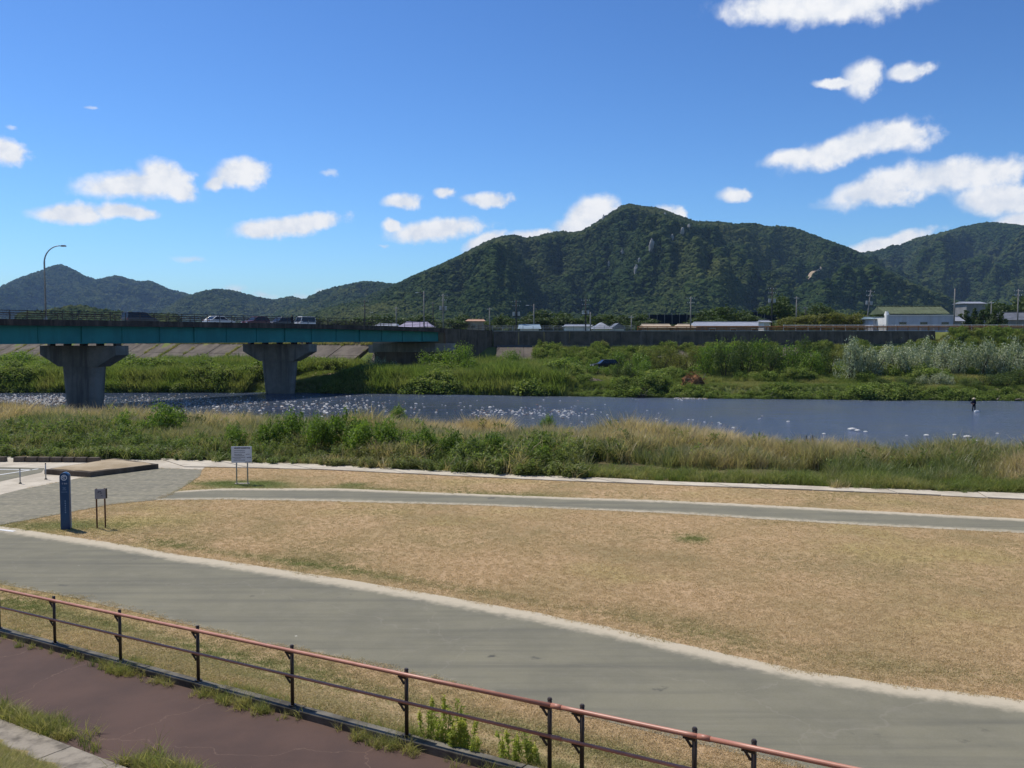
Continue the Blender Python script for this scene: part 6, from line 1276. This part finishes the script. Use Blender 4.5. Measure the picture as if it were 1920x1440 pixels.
# ------------------------------------------------------------------ cormorants on the near shallows
def cormorant(px, py_b, D, yaw, hgt, label, up=1.0):
    x_ = PD(px, py_b, D)[0]; o = empty('cormorant', (x_, D, WATER + 0.16), yaw); tag(o, label, 'bird', 'cormorants by the reeds'); o.scale = (hgt,) * 3
    me = bpy.data.meshes.new('body'); pts = [(0, 0, .34), (-.12, 0, .24), (-.26, 0, .10), (.07, 0, .48), (.10, 0, .60), (.06, 0, .70), (.09, 0, .77), (.02, .06, .18), (.03, .07, .02), (.02, -.06, .18), (.03, -.07, .02)]
    me.from_pydata(pts, [(0, 1), (1, 2), (0, 3), (3, 4), (4, 5), (5, 6), (0, 7), (7, 8), (0, 9), (9, 10)], []); me.materials.append(MATS['feather']); b_ = link('body', me, o); b_.modifiers.new('skin', 'SKIN')
    for i, r_ in enumerate([.105, .09, .03, .08, .045, .036, .038, .03, .014, .03, .014]): me.skin_vertices[0].data[i].radius = (r_, r_)
    me.skin_vertices[0].data[0].use_root = True; su = b_.modifiers.new('sub', 'SUBSURF'); su.levels = 1; su.render_levels = 2
    MB().tube([(.12, 0, .775), (.21, 0, .77), (.225, 0, .755)], [.018, .009, .004], 6).obj('beak', 'beak', o)
    for s_ in (-1, 1):
        MB().add([(.06, s_ * .10, .46), (-.10, s_ * .125, .34), (-.30, s_ * .06, .12), (-.02, s_ * .12, .24), (.06, s_ * .085, .455), (-.10, s_ * .105, .335), (-.30, s_ * .045, .115), (-.02, s_ * .10, .235)], [(0, 1, 2, 3), (7, 6, 5, 4), (0, 4, 5, 1), (1, 5, 6, 2), (2, 6, 7, 3), (3, 7, 4, 0)]).obj('wing', 'feather', o); MB().box((.06, s_ * .07, .012), (.10, .06, .015)).obj('foot', 'feather', o)
    st_ = link('river_stone', STONE[3], None, (x_, D, WATER + 0.02), (0, 0, yaw)); st_.scale = (.45, .38, .30); tag(st_, 'grey stone at the reed edge under a cormorant', 'stone', 'perch stones')
for px, D, yaw, hg, lab in ((1507, 67.5, R(200), 0.95, 'black cormorant with lowered head, smallest of the three by the reeds'), (1514, 69.5, R(170), 1.15, 'black cormorant standing between two others by the reeds'), (1526, 69.0, R(150), 1.25, 'black cormorant with raised neck, tallest of the three by the reeds')): cormorant(px, 823, D, yaw, hg, lab)

# ------------------------------------------------------------------ driftwood and debris on the far bank
def debris(px, py, D, wd, ht, n_, label, mats='debris_brown'):
    x_ = PD(px, py, D)[0]; z_ = float(height(x_, D)); o = empty('debris_pile', (x_, D, z_)); tag(o, label, 'debris')
    mb = MB(); r = random.Random(px)
    for i in range(n_):
        a = r.uniform(0, 6.28); q = r.uniform(0, wd / 2) ; zz_ = ht * (1 - (q / (wd / 2)) ** 2) * r.uniform(0.1, 1); l_ = r.uniform(0.4, 1.3); d = Vector((r.gauss(0, 1), r.gauss(0, 0.6), r.gauss(0.1, 0.5))).normalized() * l_
        c = Vector((q * math.cos(a), q * math.sin(a) * 0.6, zz_)); mb.tube([c - d / 2, c + Vector((0, 0, r.uniform(-.1, .1))), c + d / 2], [0.03, 0.04, 0.012], 5)
    mb.obj('twigs', mats, o)
    bm = bmesh.new(); bmesh.ops.create_icosphere(bm, subdivisions=3, radius=1)
    for v_ in bm.verts: v_.co *= 1 + 0.4 * mnoise.fractal(v_.co * 2 + Vector((px, 0, 0)), 1, 2, 4); v_.co.x *= wd * 0.42; v_.co.y *= wd * 0.26; v_.co.z *= ht * 0.6
    me = bpy.data.meshes.new('matted_reeds'); bm.to_mesh(me); bm.free(); me.materials.append(MATS[mats]); link('matted_reeds', me, o, (0, 0, ht * 0.1))
    for i in range(4): a = r.uniform(0, 3.14); MB().tube([(r.uniform(-wd, wd) * .4, -0.4, ht * r.uniform(0, .6)), (r.uniform(-wd, wd) * .6, -0.9, ht * r.uniform(.0, .9))], [0.06, 0.03], 6).obj('branch', 'driftwood', o)
debris(1300, 735, 131.0, 4.2, 2.3, 160, 'large rust brown heap of matted flood debris at the water edge')
debris(1205, 735, 129.0, 3.0, 1.7, 110, 'dark tangled root heap under the overhanging bush', 'bark')
debris(1070, 722, 136.0, 1.4, 1.0, 60, 'small orange brown debris clump in the far bank grass')
debris(1110, 722, 136.5, 3.2, 0.7, 60, 'pale line of washed up sticks in the far bank grass', 'driftwood')
for i, (px, D, l_, rz) in enumerate([(1440, 126.2, 3.0, 0.15), (1475, 126.0, 3.6, -0.1), (1520, 125.6, 5.0, 0.05), (1555, 125.3, 4.5, 0.0), (1590, 125.2, 3.0, 0.2), (1612, 125.6, 2.2, 0.9), (1620, 125.0, 2.0, -0.6), (1870, 122.0, 1.8, 0.5), (1910, 121.6, 1.8, -0.5), (1700, 124.2, 2.5, 0.1), (1750, 123.6, 2.4, -0.1), (1800, 123.2, 2.2, 0.15)]):
    x_ = PD(px, 745, D)[0]; o = empty('driftwood_log', (x_, D - 0.2, WATER + 0.25), rz); o.scale = (0.6, 0.6, 0.6) if i % 3 else (0.85, 0.85, 0.85); o.rotation_euler.z += random.uniform(-0.5, 0.5); tag(o, 'bleached driftwood log lying at the foot of the far bank', 'log', 'driftwood along the far bank')
    MB().tube([(-l_ / 2, 0, -0.1), (-l_ * .1, 0.1, 0.08), (l_ * .25, 0, 0.02), (l_ / 2, 0.05, 0.25)], [0.13, 0.11, 0.09, 0.03], 7).obj('trunk', 'driftwood', o, True); MB().tube([(l_ * .05, 0.05, 0.05), (l_ * .18, -0.2, 0.55), (l_ * .22, -0.25, 0.9)], [0.06, 0.035, 0.012], 6).obj('branch', 'driftwood', o, True)

# ------------------------------------------------------------------ tall weeds at the kerb
def weed(s0, t0, n_st, hgt, label, group):
    b0 = Vector(st(s0, t0)); o = empty('tall_weed', b0); tag(o, label, 'weed', group)
    for i in range(n_st):
        a = random.uniform(0, 6.28); q = random.uniform(0, 0.13); h = hgt * random.uniform(0.6, 1.1); lx, ly = random.gauss(0, 0.05), random.gauss(0, 0.05); bx, by = q * math.cos(a), q * math.sin(a)
        stm = MB().tube([(bx, by, -0.02), (bx + lx * .5, by + ly * .5, h * .55), (bx + lx, by + ly, h)], [0.007, 0.005, 0.003], 5).obj('stem', 'weed_leaf', o)
        lob = [(bx + lx * u, by + ly * u, h * u, 0.045, 0.045, 0.06) for u in np.linspace(0.12, 0.95, 9)]
        link('leaves', leaves_mesh('leaves', 'weed_leaf', lob, 70, 0.085, 0.2, int(t0 * 100) % 997 + i, 0.25, 0.4), stm)
        if random.random() < 0.5: link('flower_head', leaves_mesh('flower_head', 'weed_top', [(bx + lx, by + ly, h * 0.97, 0.03, 0.03, 0.10)], 60, 0.035, 0.4, i + 3, 0.2, 0.2), stm)
for px, ds, n_st, hg in ((785, 0.10, 4, 0.78), (800, 0.02, 5, 0.85), (822, 0.12, 5, 0.9), (850, 0.05, 5, 0.68), (870, 0.0, 4, 0.55), (838, -0.05, 4, 0.5)): weed(8.92 + ds, t_of(px), n_st, hg * 0.66, 'leafy weed with yellow tips in the tall clump beside a handrail post', 'tall weeds in the clump by the post')
for px, ds, n_st, hg in ((925, 0.1, 3, 0.5), (945, 0.05, 3, 0.55), (970, 0.12, 3, 0.6), (990, 0.0, 2, 0.4)): weed(8.92 + ds, t_of(px), n_st, hg * 0.75, 'shorter leafy weed in the sparse group along the kerb', 'shorter weeds along the kerb')

# ------------------------------------------------------------------ haze
m = bpy.data.materials.new('haze'); m.use_nodes = True; t = m.node_tree; t.nodes.clear()
out = N(t, 'ShaderNodeOutputMaterial'); vp = N(t, 'ShaderNodeVolumePrincipled'); vp.inputs['Color'].default_value = (0.42, 0.66, 1.0, 1); vp.inputs['Density'].default_value = 0.000055; vp.inputs['Anisotropy'].default_value = 0.0
L(t, vp.outputs[0], out.inputs['Volume']); MATS['haze'] = m
hz_o = MB().box((0, 3000, 222.8), (15000, 12000, 454.4)); hm = hz_o.mesh('haze', 'haze'); ho = link('haze', hm); kind(ho, 'stuff', 'thin blue summer haze in the valley air')
